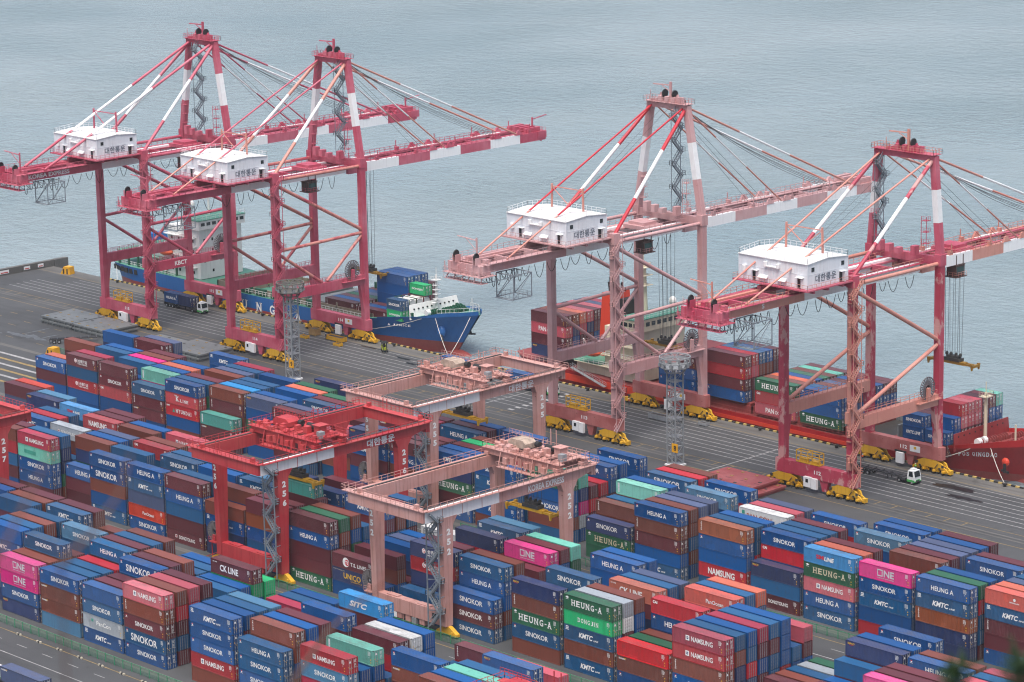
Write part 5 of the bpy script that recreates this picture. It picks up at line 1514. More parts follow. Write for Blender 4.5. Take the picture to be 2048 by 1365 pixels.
for x, y in ((-569.5, -4.0), (-568.8, 0.2), (-569.2, 4.2), (-565.4, -1.8), (-566, 2.6)): winch(s1, x, YC+y, 7.3, GD, 0.85)
for x, y in ((-569.5, -6.2),): MB().tube((x, YC+y-0.6, 8.3), (x, YC+y+0.6, 8.3), 0.8, 14).build('rope_drum', SW, s1)
MB().rail([(-566, YC-6.0, 7.7), (-560.5, YC-3.5, 8.3), (-557, YC-0.9, 8.7), (-557, YC+0.9, 8.7), (-560.5, YC+3.5, 8.3), (-566, YC+6.0, 7.7)], 1.9, 1.3, 0.08).build('bow_railing', SW, s1)
MB().bar((-559, YC, 8.4), (-559, YC, 12.6), 0.14).build('jackstaff', SW, s1)
for sgn in (-1, 1):
    an = ellip(MB(), (-566.4, YC+sgn*4.3, 3.4), (1.5, 1.0, 1.7), 12, 6).build('anchor_pocket', HB, s1)
    MB().bar((-565.6, YC+sgn*5.0, 2.8), (-565.0, YC+sgn*5.2, 1.2), 0.35).bar((-565.9, YC+sgn*4.2, 1.4), (-564.2, YC+sgn*5.9, 1.3), 0.4).build('anchor', STEELDK, an)
# the side, stern openings, letters, railings
for i in range(6): MB().box(-702.3+i*2.3, -700.9+i*2.3, YC-(8.9+min(1.5, i*0.5))-0.06-(0.0), YC-(8.9+min(1.5, i*0.5))+0.3, 2.3, 3.7).build('mooring_port', DARK, s1)
for k, (ch, x) in enumerate(zip('HEUNG-A', (-653, -646.8, -640, -633.7, -628, -622.6, -617))):
    vv, ff = serif(ch, 3.0, 2.6, 0, 0, 0.03)
    MB().add([(x+a, YC-10.72, 1.1+b_) for a, b_ in vv], ff).build('lettering', LETTER, s1)
vv, ff = serif('A JANICE', 7.0, 0.55, 0, 0, 0.02)
MB().add([(-577.5+a, YC-9.15+a*0.30-0.02, 4.3+b_+a*0.03) for a, b_ in vv], ff).build('lettering', LETTER, s1)
gr = MB()
for x0, x1 in ((-704, -672), (-640, -588)):
    gr.rail([(x0, YC-10.3 if x0 > -700 else YC-8.6, 4.3), (x1, YC-10.3, 4.2)], 1.2, 1.5, 0.09)
gr.build('side_railing', SW, s1)
for x in (-640, -634, -627, -620, -612): MB().box(x-2.2, x+2.2, YC-10.0, YC-9.2, 4.1, 6.0).build('lashing_bridge', GD, s1)
for i in range(7): MB().bar((-699+i*4.5, YC-9.3, 4.4), (-699+i*4.5, YC-9.3, 8.2), 0.5).build('deck_support', GD, s1)
MB().box(-700, -672, YC-9.4, YC+9, 8.2, 8.4).build('poop_deck', DG, s1)
# open hold with its coaming and bulkheads
hc = MB()
for y in (-9.0, 8.8): hc.box(-654, -588, YC+y, YC+y+0.3, 4.0, 5.7)
for x in (-654, -642, -630, -615.6, -603, -589): hc.box(x, x+0.5, YC-9, YC+9, 4.0, 6.6 if x in (-642, -603) else 5.7)
for i in range(28): hc.box(-652+i*2.3, -651.6+i*2.3, YC+8.3, YC+8.75, 4.0, 5.9)
hc.build('hatch_coaming', HOLD, s1)
for x0, x1, z in ((-629.4, -616, 6.0), (-615, -603.3, 5.75)): MB().box(x0, x1, YC-8.6, YC+8.4, z-0.5, z+0.2).build('hatch_cover', HATCH, s1)
for x in (-612, -606, -599, -594): MB().bar((x, YC+8, 5.7), (x, YC+8, 9.0), 0.5).build('cell_guide', GD, s1)
# stern house
hs = MB().box(-677, -662.6, YC-8.0, YC+7.2, 4.3, 18.6).box(-690, -677, YC-7.4, YC+7.0, 4.3, 11.0).box(-670, -661.6, YC-8.9, YC+7.9, 18.6, 21.2)
for z in (7.4, 10.4, 13.4, 16.0): hs.box(-690 if z < 11 else -677.6, -664, YC-9.2, YC-8.0, z, z+0.15)
hs = hs.build('stern_house', SW, s1)
MB().box(-670.2, -661.4, YC-9.1, YC+8.1, 21.2, 21.4).build('roof', DG, hs)
MB().box(-690.2, -677.05, YC-7.6, YC+7.2, 11.0, 11.15).build('aft_deck', DG, hs)
rl_ = MB().rail([(-661.6, YC-8.9, 21.4), (-661.6, YC+7.9, 21.4)], 1.1, 1.5, 0.08).rail([(-670, YC-8.9, 21.4), (-661.6, YC-8.9, 21.4)], 1.1, 1.5, 0.08)
for z in (7.55, 10.55, 13.55, 16.15): rl_.rail([(-690 if z < 11 else -677, YC-9.1, z), (-664, YC-9.1, z)], 1.0, 1.7, 0.07)
rl_.build('railing', SW, hs)
for i in range(4):
    for j in range(5):
        if (i+j) % 2 or i == 3: MB().box(-662.58, -662.52, YC-6.6+j*2.9, YC-6.0+j*2.9, 6.0+i*3.0, 6.8+i*3.0).build('window', GLASS, hs)
for i in range(8): MB().box(-661.58, -661.52, YC-8.0+i*2.0, YC-6.7+i*2.0, 19.7, 20.6).build('window', GLASS, hs)
for i in range(4):
    for j in range(4): MB().box(-675.6+j*3.2, -674.9+j*3.2, YC-8.06, YC-8.0, 5.6+i*3.0, 6.4+i*3.0).build('window', GLASS, hs)
fu = MB().hexa([(-697, YC-2.6, 4.4), (-690.5, YC-2.6, 8.4), (-690.5, YC+2.6, 8.4), (-697, YC+2.6, 8.4)], [(-696, YC-2.2, 12.5), (-691, YC-2.2, 13.0), (-691, YC+2.2, 13.0), (-696, YC+2.2, 12.5)]).build('funnel', HB, s1)
def lifeboat(parent, x, y, z):
    b_ = ellip(MB(), (x, y, z), (3.2, 1.25, 1.15), 14, 8)
    b_.box(x-1.6, x+1.2, y-0.8, y+0.8, z+0.7, z+1.45)
    b_ = b_.build('lifeboat', ORNG, parent)
    MB().bar((x-2.4, y-0.2, z+3.0), (x-2.4, y, z+0.8), 0.12).bar((x+2.4, y-0.2, z+3.0), (x+2.4, y, z+0.8), 0.12).bar((x-2.4, y-0.2, z+3), (x-2.4, y+2.6, z-1.2), 0.3).bar((x+2.4, y-0.2, z+3), (x+2.4, y+2.6, z-1.2), 0.3).build('davit', SW, parent)
lifeboat(s1, -676.5, YC-9.6, 10.9)
mm = MB().tube((-668, YC, 21), (-668, YC, 30), 0.4, 8, r2=0.2).bar((-668, YC-2.5, 26), (-668, YC+2.5, 26), 0.2).bar((-668, YC-1.8, 28.4), (-668, YC+1.8, 28.4), 0.2)
ellip(mm, (-672, YC-3.4, 24.0), (1.3, 1.3, 1.5), 12, 8)
mm.bar((-672, YC-3.4, 21), (-672, YC-3.4, 23), 0.6).build('radar_mast', SW, s1)
gw = MB().bar((-662, YC-11.2, 4.6), (-652, YC-11.6, 0.9), 0.9, 0.12)
gw.rail([(-662, YC-11.6, 4.6), (-652, YC-12.0, 0.9)], 1.0, 1.2, 0.06).build('gangway', GALV, s1)
deck_boxes([
 (-607.6, CL, 4.6, YC-8.8, ['M/TRI', 'B', 'M', 'D', 'G', 'B', 'M']),
 (-594.8, CL, 4.0, YC-8.8, ['M/TRI', 'B', 'M', 'B B/SINO B B', 'B B M B', 'B B b B', 'M M B']),
], 'blue ship', 'containers on the deck of the blue ship')
for k, (x, y, z, c, lb) in enumerate(((-582.2, YC-9.2, 5.3, 'V/DJ2', 'bright green short container behind the white breakwater of the blue ship, bottom'), (-582.2, YC-9.2, 8.1, 'b/SINO2', 'mid blue short container on the green one behind the breakwater of the blue ship'),
        (-582.2, YC-0.9, 10.9, 'V/DJ2', 'bright green short container raised beside the foremast of the blue ship'))):
    o = container((x, y, z), c, lb, 'containers on the deck of the blue ship'); o.scale = (6.06/CL, 1, 1)
for k in range(3):                                        # tank containers
    t_ = empty('tank_container', (-582.2, YC-6.4+k*2.52, 8.1))
    tag(t_, ['nearest', 'middle', 'farthest'][k]+' of the three white tank containers behind the foremast of the blue ship', 'tank container', 'tank containers on the blue ship')
    MB().tube((0.3, 1.2, 1.35), (5.8, 1.2, 1.35), 1.12, 18).build('tank', SW, t_)
    f_ = MB()
    for x in (0, 6.0):
        for y in (0.05, 2.35): f_.bar((x, y, 0), (x, y, 2.7), 0.14)
        for z in (0.07, 2.65): f_.bar((x, 0.05, z), (x, 2.35, z), 0.14)
    for y in (0.05, 2.35):
        for z in (0.07, 2.65): f_.bar((0, y, z), (6, y, z), 0.12)
    f_.build('frame', CMAT['M'] if k else CMAT['D'], t_)
    MB().box(0, 6.0, 0, 2.4, -2.4, -0.02).build('base_container', CMAT['B'], t_)

# --- the red ship
s2 = empty('container_ship', (0, 0, 0))
tag(s2, 'red container ship with cream house and orange lifeboat, moored at the right berth', 'ship')
RB = paint('hull_red', (0.33, 0.010, 0.012, 1), (0.36, 0.014, 0.018, 1), rust=0.03, streak=0.4)
ROR = paint('hull_orange_red', (0.58, 0.045, 0.018, 1), (0.55, 0.05, 0.025, 1), rust=0.03, streak=0.3)
RDK = paint('deck_red', (0.20, 0.035, 0.035, 1), (0.26, 0.06, 0.055, 1), rust=0.15)
CRM = paint('ship_cream', (0.56, 0.50, 0.37, 1), (0.62, 0.56, 0.43, 1), rust=0.06, streak=0.3)
Y2 = 522.0
ST2 = [(-536, 7.0, 4.0, 3.4), (-531, 9.6, 7.6, 3.2), (-522, 10.6, 9.8, 3.0), (-500, 10.9, 10.7, 2.4), (-480, 10.9, 10.9, 1.6), (-425, 10.9, 10.9, 1.6), (-412, 10.9, 10.4, 1.8), (-404, 10.6, 9.2, 2.6),
       (-399, 10.3, 8.2, 3.6), (-394, 9.6, 6.8, 4.3), (-388, 8.2, 5.0, 5.2), (-382, 6.0, 3.0, 6.0), (-377, 3.4, 1.3, 6.6), (-374, 1.4, 0.5, 7.0), (-372.6, 0.3, 0.1, 7.1)]
hl2, dk2 = hull(ST2, Y2, -1.2, [RB, HR], s2, -412, 8.0)
dk2.build('deck', RDK, s2)
for x0, x1, z0, z1 in ((-535, -480, 0.2, 1.9), (-480, -424, -0.3, 0.55)):
    MB().box(x0, x1, Y2-11.06, Y2-10.96, z0, z1).build('sheer_strake', ROR, s2)
ellip(MB(), (-381, Y2, -3.9), (6.0, 1.9, 2.0)).build('bulb', HR, s2)
b2 = MB()
pts = [(x, hd, zd) for x, hd, hw, zd in ST2[8:]]
for sgn in (-1, 1):
    for (xa, ha, za), (xb_, hb, zb2) in zip(pts, pts[1:]):
        e0, e1 = 0.5+0.06*(xa+399), 0.5+0.06*(xb_+399)
        b2.hexa([(xa, Y2+sgn*ha-0.08, za), (xb_, Y2+sgn*hb-0.08, zb2), (xb_, Y2+sgn*hb+0.08, zb2), (xa, Y2+sgn*ha+0.08, za)],
                [(xa, Y2+sgn*(ha+0.2)-0.08, za+e0), (xb_, Y2+sgn*(hb+0.2)-0.08, zb2+e1), (xb_, Y2+sgn*(hb+0.2)+0.08, zb2+e1), (xa, Y2+sgn*(ha+0.2)+0.08, za+e0)])
b2.build('bow_bulwark', RB, s2)
bk2 = MB().hexa([(-394.6, Y2-10.2, 3.6), (-394.4, Y2-10.2, 3.6), (-394.4, Y2+9.8, 4.0), (-394.6, Y2+9.8, 4.0)], [(-394.9, Y2-10.0, 7.4), (-394.7, Y2-10.0, 7.4), (-394.7, Y2+9.6, 7.6), (-394.9, Y2+9.6, 7.6)]).build('breakwater', paint('breakwater_red', (0.22, 0.022, 0.024, 1), (0.25, 0.035, 0.035, 1), rust=0.06), s2)
for i in range(9): MB().tube((-394.7, Y2-8.5+i*2.0, 6.6), (-394.56, Y2-8.5+i*2.0, 6.6), 0.2, 10).build('port', DARK, bk2)
f2 = MB().tube((-393.0, Y2-1, 4), (-393.0, Y2-1, 15.5), 0.42, 10, r2=0.34).box(-394, -392, Y2-2.2, Y2+0.4, 14.6, 14.75).rail([(-394, Y2-2.2, 14.75), (-392, Y2-2.2, 14.75), (-392, Y2+0.4, 14.75), (-394, Y2+0.4, 14.75)], 1.0, 1.0, 0.06).bar((-393, Y2-1, 15.5), (-393, Y2-1, 18.0), 0.14)
f2.build('foremast', CRM, s2)
for x, y in ((-390.5, -5.4), (-390.2, -2.4), (-389.6, 0.8), (-388, 4.2), (-385, -1.6), (-384, 1.8)): winch(s2, x, Y2+y, 4.8, RDK, 0.85)
for y in (-6.6, -4.6): MB().tube((-390.6, Y2+y-0.5, 5.8), (-390.6, Y2+y+0.5, 5.8), 0.85, 14).build('rope_drum', SW, s2)
for x, y in ((-383, -3.4), (-380, 0.4)): MB().bar((x, Y2+y, 6), (x, Y2+y, 10.4), 0.3).build('deck_post', CRM, s2)
for k, (x, y) in enumerate(((-387.2, -6.6), (-384.6, -5.2), (-381.5, -2.2), (-380.8, 2.2))): MB().tube((x, Y2+y, 5.2), (x, Y2+y, 6.4), 0.4, 10).tube((x+0.9, Y2+y, 5.2), (x+0.9, Y2+y, 6.4), 0.4, 10).build('bitts', RDK, s2)
vv, ff = serif('POS QINGDAO', 9.0, 0.95, 0, 0, 0.02)
MB().add([(-389.8+a, Y2-9.05+(a+4.5)*0.27+0.0, 3.4+b_+a*0.08) for a, b_ in vv], ff).build('lettering', LM['s'], s2)
ap2 = ellip(MB(), (-383.6, Y2-6.0, 2.4), (1.0, 0.6, 1.0), 12, 6).build('anchor_pocket', ROR, s2)
MB().bar((-383.4, Y2-6.6, 2.2), (-383.2, Y2-6.8, 0.2), 0.5).bar((-384.2, Y2-6.6, 0.6), (-382.2, Y2-6.8, 0.4), 0.45).build('anchor', DARK, ap2)
# house
hs = MB().box(-503, -491.6, Y2-8.8, Y2+7.6, 2.6, 15.4).box(-497, -490.4, Y2-10.4, Y2+8.4, 15.4, 18.4).box(-513, -503, Y2-8.6, Y2+7.4, 2.6, 5.4)
for z in (5.4, 8.4, 11.4): hs.box(-512 if z < 6 else -503.4, -492, Y2-10.6, Y2-8.4, z, z+0.15)
hs.prism([(Y2+7.6, 12.0), (Y2+8.4, 15.4), (Y2+7.6, 15.4)], 'x', -493.5, -491.7)
hs = hs.build('deck_house', CRM, s2)
MB().box(-497.2, -490.2, Y2-10.6, Y2+8.6, 18.4, 18.6).build('roof', DG, hs)
MB().box(-513.2, -503.1, Y2-10.4, Y2+7.4, 5.56, 5.62).build('boat_deck', DG, hs)
rl_ = MB().rail([(-497, Y2-10.4, 18.6), (-490.4, Y2-10.4, 18.6), (-490.4, Y2+8.4, 18.6), (-497, Y2+8.4, 18.6)], 1.0, 1.5, 0.07)
for z in (5.6, 8.55, 11.55): rl_.rail([(-512 if z < 6 else -503, Y2-10.5, z), (-492, Y2-10.5, z)], 1.0, 1.7, 0.07)
rl_.build('railing', SW, hs)
for i in range(9): MB().box(-490.39, -490.32, Y2-9.4+i*2.0, Y2-8.1+i*2.0, 16.7, 17.7).build('window', GLASS, hs)
for i in range(3):
    for j in range(6): MB().box(-491.59, -491.52, Y2-7.0+j*2.4, Y2-6.4+j*2.4, 5.4+i*3.2, 6.3+i*3.2).build('window', GLASS, hs)
for j in range(4): MB().box(-496.5+j*1.6, -495.3+j*1.6, Y2-10.46, Y2-10.4, 16.7, 17.7).build('window', GLASS, hs)
MB().hexa([(-511, Y2-3.0, 5.4), (-504.2, Y2-3.0, 5.4), (-504.2, Y2+3, 5.4), (-511, Y2+3, 5.4)], [(-509.8, Y2-2.6, 21.6), (-505.4, Y2-2.6, 22.4), (-505.4, Y2+2.6, 22.4), (-509.8, Y2+2.6, 21.6)]).build('funnel', ROR, s2)
MB().box(-504.1, -501.4, Y2-2.4, Y2+2.4, 15.5, 20.8).build('funnel_casing', DARK, s2)
for k in range(4): MB().tube((-508.6+k, Y2-1+0.5*k, 21.4), (-509.0+k, Y2-1+0.5*k, 24.2), 0.3, 8).build('exhaust_pipe', DARK, s2)
mm = MB().tube((-497, Y2-1, 18.4), (-497, Y2-1, 31), 0.9, 8, r2=0.5)
for z in (25, 27.5, 29.5): mm.box(-498.4, -495.6, Y2-2.6, Y2+0.8, z, z+0.15)
mm.bar((-497, Y2-3, 30.2), (-497, Y2+1.4, 30.2), 0.25).bar((-497, Y2-1, 31), (-497, Y2-1, 33.5), 0.12).build('radar_mast', CRM, s2)
ellip(MB(), (-492.5, Y2+4.4, 20.8), (1.0, 1.0, 1.25), 12, 8).bar((-492.5, Y2+4.4, 18.6), (-492.5, Y2+4.4, 20.0), 0.4).build('satellite_dome', SW, s2)
for x, y in ((-491.5, 7), (-495, -4), (-493, -7.5)): MB().bar((x, Y2+y, 18.6), (x, Y2+y, 21.8), 0.12).build('aerial', SW, s2)
lifeboat(s2, -506.0, Y2-10.6, 8.6)
gr2 = MB().rail([(-520, Y2-10.6, 2.9), (-512, Y2-10.8, 2.7)], 1.1, 1.4, 0.07).rail([(-480, Y2-10.7, 1.6), (-425, Y2-10.7, 1.6)], 1.1, 2.0, 0.07).build('side_railing', RDK, s2)
gw = MB().bar((-512, Y2-11.6, 3.9), (-500, Y2-12.0, 0.9), 0.9, 0.14).rail([(-512, Y2-12.0, 3.9), (-500, Y2-12.4, 0.9)], 1.0, 1.2, 0.06).rail([(-512, Y2-11.2, 3.9), (-500, Y2-11.6, 0.9)], 1.0, 1.2, 0.06).build('gangway', GALV, s2)
hc2 = MB()
for y in (-9.6, 9.2): hc2.box(-482, -398.5, Y2+y, Y2+y+0.4, 1.6, 3.4)
for x in (-482, -469, -454.5, -441, -426.5, -410.8, -398.8): hc2.box(x, x+0.6, Y2-9.6, Y2+9.6, 1.6, 3.4)
hc2.build('hatch_coaming', RDK, s2)
hg = MB().box(-426, -411, Y2+8.6, Y2+9.1, -1, 6.0).box(-411.4, -411.0, Y2-9, Y2+9, -1, 6.5)
for i in range(7): hg.box(-425+i*2.1, -424.7+i*2.1, Y2+8.2, Y2+8.6, -1, 5.8)
hg.build('hold_bulkhead', plain('hold_grey', (0.23, 0.25, 0.26, 1), var=0.15), s2)
MB().box(-425.9, -411.4, Y2-9.1, Y2+9.1, 1.62, 1.7).build('hold_floor', STEELDK, s2)
for x0, x1 in ((-468.4, -454.7), (-482, -469.5)): MB().box(x0, x1, Y2-9.4, Y2+9.4, 3.42, 4.0).build('hatch_cover', RDK, s2)
hcv = MB().box(-483.5, -471, Y2-8.0, Y2+4.5, 12.2, 12.9).build('raised_hatch_cover', RDK, s2)
deck_boxes([
 (-527.0, CL, 4.9, Y2-10.6, ['M P/PANB M N/SEACO', 'O N B M', 'T P M M', 'P N M M', 'M M B M', 'P R M M', 'G M M M', 'C O M M']),
 (-483.4, CL, 4.0, Y2-10.4, ['M/TRI B/HEUNG B', 'M B B', 'R M B', 'B M M', 'b B M', 'M B M']),
 (-468.0, CL, 4.1, Y2-10.4, ['M/ R M B', 'R P M M', 'b O M M', 'B O M M', 'M M B M'][:5]),
 (-452.4, CL, 2.4, Y2-10.6, ['D/HA R/CAI P/PANB', 'O B M', 'T G M', 'B B M', 'D M B', 'O B M', 'A O M', 'M M M']),
 (-438.6, CL, 2.5, Y2-10.6, ['B/HEUNG B D/HA', 'b B M', 'O B M', 'G B* M', 'M B* B', 'B B* M', 'M B* M', 'M B* M']),
 (-408.6, 6.06, 1.9, Y2-10.6, ['B/SINO2 B/KMTC2 B/HEUNG2', 'M B B', 'M B M']),
 (-402.3, 6.06, 1.9, Y2-10.6, ['B/SINO2 M', 'B B M', 'R P* M* M', 'P P* M* M', 'P P* M* M', 'M M* M* M', 'M B* B* M', 'A B* B* M']),
], 'red ship', 'containers on the deck of the red ship')
# mooring lines (thick pale ropes from bow to bollard)
def rope(name, p, q, sag, label):
    pts = [Vector(p)+(Vector(q)-Vector(p))*i/10-Vector((0, 0, sag*(1-(2*i/10-1)**2))) for i in range(11)]
    tag(MB().path(pts, 0.12).build(name, plain('rope_pale', (0.55, 0.53, 0.48, 1))), label, 'rope', 'mooring ropes')
rope('mooring_rope', (-566.5, YC-6.3, 7.5), (-553, QY-1.6, 0.6), 0.8, 'pale mooring rope from the bow of the blue ship down to the quay')
rope('mooring_rope', (-558, YC-1.4, 8.4), (-553, QY-1.5, 0.6), 0.5, 'pale mooring rope from the stem of the blue ship, nearly upright')
rope('mooring_rope', (-570, YC-8.0, 6.9), (-600, QY-1.6, 0.6), 1.2, 'pale mooring rope running aft along the blue hull')
rope('mooring_rope', (-386.5, Y2-7.6, 5.3), (-377, QY-1.6, 0.6), 0.6, 'pale mooring rope from the bow of the red ship down to the quay')
rope('mooring_rope', (-391, Y2-9.0, 4.7), (-404, QY-1.6, 0.7), 0.8, 'pale mooring rope running aft along the red hull')
rope('mooring_rope', (-701, YC-9.0, 3.2), (-694, QY-1.6, 0.6), 0.4, 'pale mooring rope at the stern of the blue ship')
# ------------------------------------------------------------------ lamp masts
def lamp_mast(x, y, num, label, crown):
    t = empty('lamp_mast', (x, y, 0))
    tag(t, label, 'lamp mast', 'lattice lamp masts beside the landside crane rail')
    a, H = 1.25, 21.5
    l = MB()
    for sx in (-1, 1):
        for sy in (-1, 1): l.bar((sx*a, sy*a, 0), (sx*a, sy*a, H), 0.26)
    l.build('post', GALV, t)['kind'] = 'stuff'
    b_ = MB()
    z = 0.4
    k = 0
    while z < H-2:
        for sx in (-1, 1):
            b_.bar((sx*a, -a, z), (sx*a, a, z), 0.16).bar((-a, sx*a, z), (a, sx*a, z), 0.16)
            b_.bar((sx*a, -a*(1 if k % 2 else -1), z), (sx*a, a*(1 if k % 2 else -1), z+2.1), 0.11).bar((-a*(1 if k % 2 else -1), sx*a, z), (a*(1 if k % 2 else -1), sx*a, z+2.1), 0.11)
        if k % 2: b_.box(-a, a, -a, a, z+0.05, z+0.12)
        z += 2.1; k += 1
    b_.bar((0, -a-0.1, 0.2), (0, -a-0.1, H), 0.1).bar((0.4, -a-0.1, 0.2), (0.4, -a-0.1, H), 0.1)
    b_.build('lattice', GALV, t)['kind'] = 'stuff'
    c = MB()
    n, R0, R1 = 12, 2.2, 3.5
    for zz, rr in ((H, R0), (H+1.1, R1-0.3), (H+2.2, R1), (H+3.3, R1)):
        for i in range(n):
            p = (rr*math.cos(2*math.pi*i/n), rr*math.sin(2*math.pi*i/n), zz); q = (rr*math.cos(2*math.pi*(i+1)/n), rr*math.sin(2*math.pi*(i+1)/n), zz)
            c.bar(p, q, 0.22)
    for i in range(n):
        t_ = 2*math.pi*i/n
        c.bar((R0*math.cos(t_), R0*math.sin(t_), H), (R1*math.cos(t_), R1*math.sin(t_), H+2.2), 0.16).bar((R1*math.cos(t_), R1*math.sin(t_), H+2.2), (R1*math.cos(t_), R1*math.sin(t_), H+3.3), 0.14)
        c.bar((0.4*math.cos(t_), 0.4*math.sin(t_), H+3.2), (R1*math.cos(t_), R1*math.sin(t_), H+3.3), 0.14)
    c.tube((0, 0, H+0.9), (0, 0, H+1.0), R1-0.4, 16)
    c.build('crown', crown, t)
    for i in range(10):
        t_ = 2*math.pi*(i+0.3)/10
        MB().box(R1*0.92*math.cos(t_)-0.32, R1*0.92*math.cos(t_)+0.32, R1*0.92*math.sin(t_)-0.32, R1*0.92*math.sin(t_)+0.32, H+1.2, H+1.9).build('floodlight', STEELDK if crown is STEELDK else GALV, t)
    s_ = MB().box(0.35, 2.1, -a-0.3, -a-0.2, 3.4, 5.4).build('number_board', plain('board_yellow', (0.75, 0.36, 0.01, 1)), t)
    flat_text(num, 0.75, 1.2, 'lettering', plain('print_black', (0.015, 0.015, 0.015, 1)), s_, (1.3, -a-0.31, 4.4), (1, 0, 0), bold=0.035)
    MB().box(-1.7, 1.7, -1.7, 1.7, 0, 0.35).build('footing', WHITE, t)
    return t
MASTG = plain('mast_grimy', (0.14, 0.135, 0.125, 1), 0.6)
lamp_mast(-566.4, 466.4, '9', 'lattice lamp mast with grimy crown and yellow board numbered 9', MASTG)
lamp_mast(-441.3, 472.2, '8', 'lattice lamp mast with pale crown and yellow board numbered 8', GALV)

# ------------------------------------------------------------------ hatch covers lying on the quay
def hatch(x0, x1, y0, y1, z, mat, label, grp):
    t = MB().box(x0, x1, y0, y1, z+0.55, z+0.95).box(x0+0.3, x1-0.3, y0+0.3, y1-0.3, z+0.0, z+0.55)
    for i in range(6): t.box(x0+1+i*(x1-x0-2)/5-0.08, x0+1+i*(x1-x0-2)/5+0.08, y0-0.06, y0+0.3, z+0.02, z+0.56)
    t = tag(t.build('hatch_cover', mat), label, 'hatch cover', grp)
    rr = random.Random(int(x0*7)+int(z*3))
    for i in range(4):
        for j in range(3):
            x, y = x0+1.5+i*(x1-x0-3)/3, y0+1.2+j*(y1-y0-2.4)/2
            MB().box(x-0.35, x+0.35, y-0.25, y+0.25, z+0.95, z+1.03).build('lashing_pad', plain('pad_ochre', (0.30, 0.20, 0.06, 1)) if rr.random() < 0.6 else STEELDK, t)
        MB().box(x0+2+i*(x1-x0-3)/3-0.9, x0+2+i*(x1-x0-3)/3+0.9, y0+3.4, y0+3.5, z+0.95, z+0.97).build('weld_seam', STEELDK, t)
    return t
gg = 'hatch covers laid on the quay'
hatch(-668.2, -653.8, 461.6, 473.2, 0.02, HATCH, 'lower grey steel hatch cover of the leftmost pair near the landside rail', gg)
hatch(-668.0, -653.6, 461.8, 473.0, 1.0, HATCH, 'upper grey steel hatch cover, far left of the quay', gg)
hatch(-653.0, -638.8, 461.4, 473.0, 0.02, HATCH, 'lower grey hatch cover in the second pile from the left, by the leftmost crane', gg)
hatch(-653.1, -638.9, 461.6, 472.8, 1.0, HATCH, 'upper grey hatch cover in the second pile from the left, by the leftmost crane', gg)
hatch(-628.4, -614.0, 461.4, 472.4, 0.02, HATCH, 'single grey hatch cover behind the slate blue container, third pile from the left', gg)
hatch(-613.4, -598.6, 461.6, 472.6, 0.02, HATCH, 'lower grey hatch cover of the pile left of the second crane', gg)
hatch(-613.2, -598.4, 461.8, 472.8, 1.0, HATCH, 'upper grey hatch cover of the pile left of the second crane', gg)
RH = paint('hatch_red', (0.24, 0.045, 0.045, 1), (0.32, 0.10, 0.10, 1), rust=0.16)
hatch(-426.8, -410.0, 463.6, 473.6, 0.02, RH, 'lower dull red hatch cover between the yard and the fourth crane', gg)
hatch(-427.2, -412.0, 464.2, 473.8, 1.0, RH, 'upper dull red hatch cover between the yard and the fourth crane', gg)

# ------------------------------------------------------------------ yard trucks
CABW = plain('cab_white', (0.68, 0.70, 0.70, 1), 0.4, var=0.05)
CABG = plain('cab_green', (0.06, 0.36, 0.09, 1), 0.4)
CHAS = paint('chassis_dark', (0.035, 0.035, 0.04, 1), (0.06, 0.06, 0.065, 1), rust=0.2)
wheel_m = MB().tube((0, -0.18, 0), (0, 0.18, 0), 0.52, 16).mesh('wheel', DARK)
hub_m = MB().tube((0, -0.2, 0), (0, 0.2, 0), 0.24, 12).mesh('hub', GALV)
def axle(parent, x, w=1.05):
    for s in (-1, 1):
        o = link('wheel', wheel_m, parent, (x, s*w, 0.53)); link('hub', hub_m, o)
def trailer(parent, x0, x1):
    c = MB().box(x0, x1, -0.55, -0.3, 1.0, 1.35).box(x0, x1, 0.3, 0.55, 1.0, 1.35)
    x = x0
    while x <= x1+0.01: c.box(x-0.12, x+0.12, -1.2, 1.2, 1.1, 1.4); x += (x1-x0)/6
    c.box(x0-0.1, x0+0.1, -1.2, 1.2, 0.6, 1.1)
    for s in (-1, 1): c.bar((x1-4.2, s*0.7, 0.1), (x1-4.2, s*0.7, 1.1), 0.16)
    return c.build('chassis', CHAS, parent)
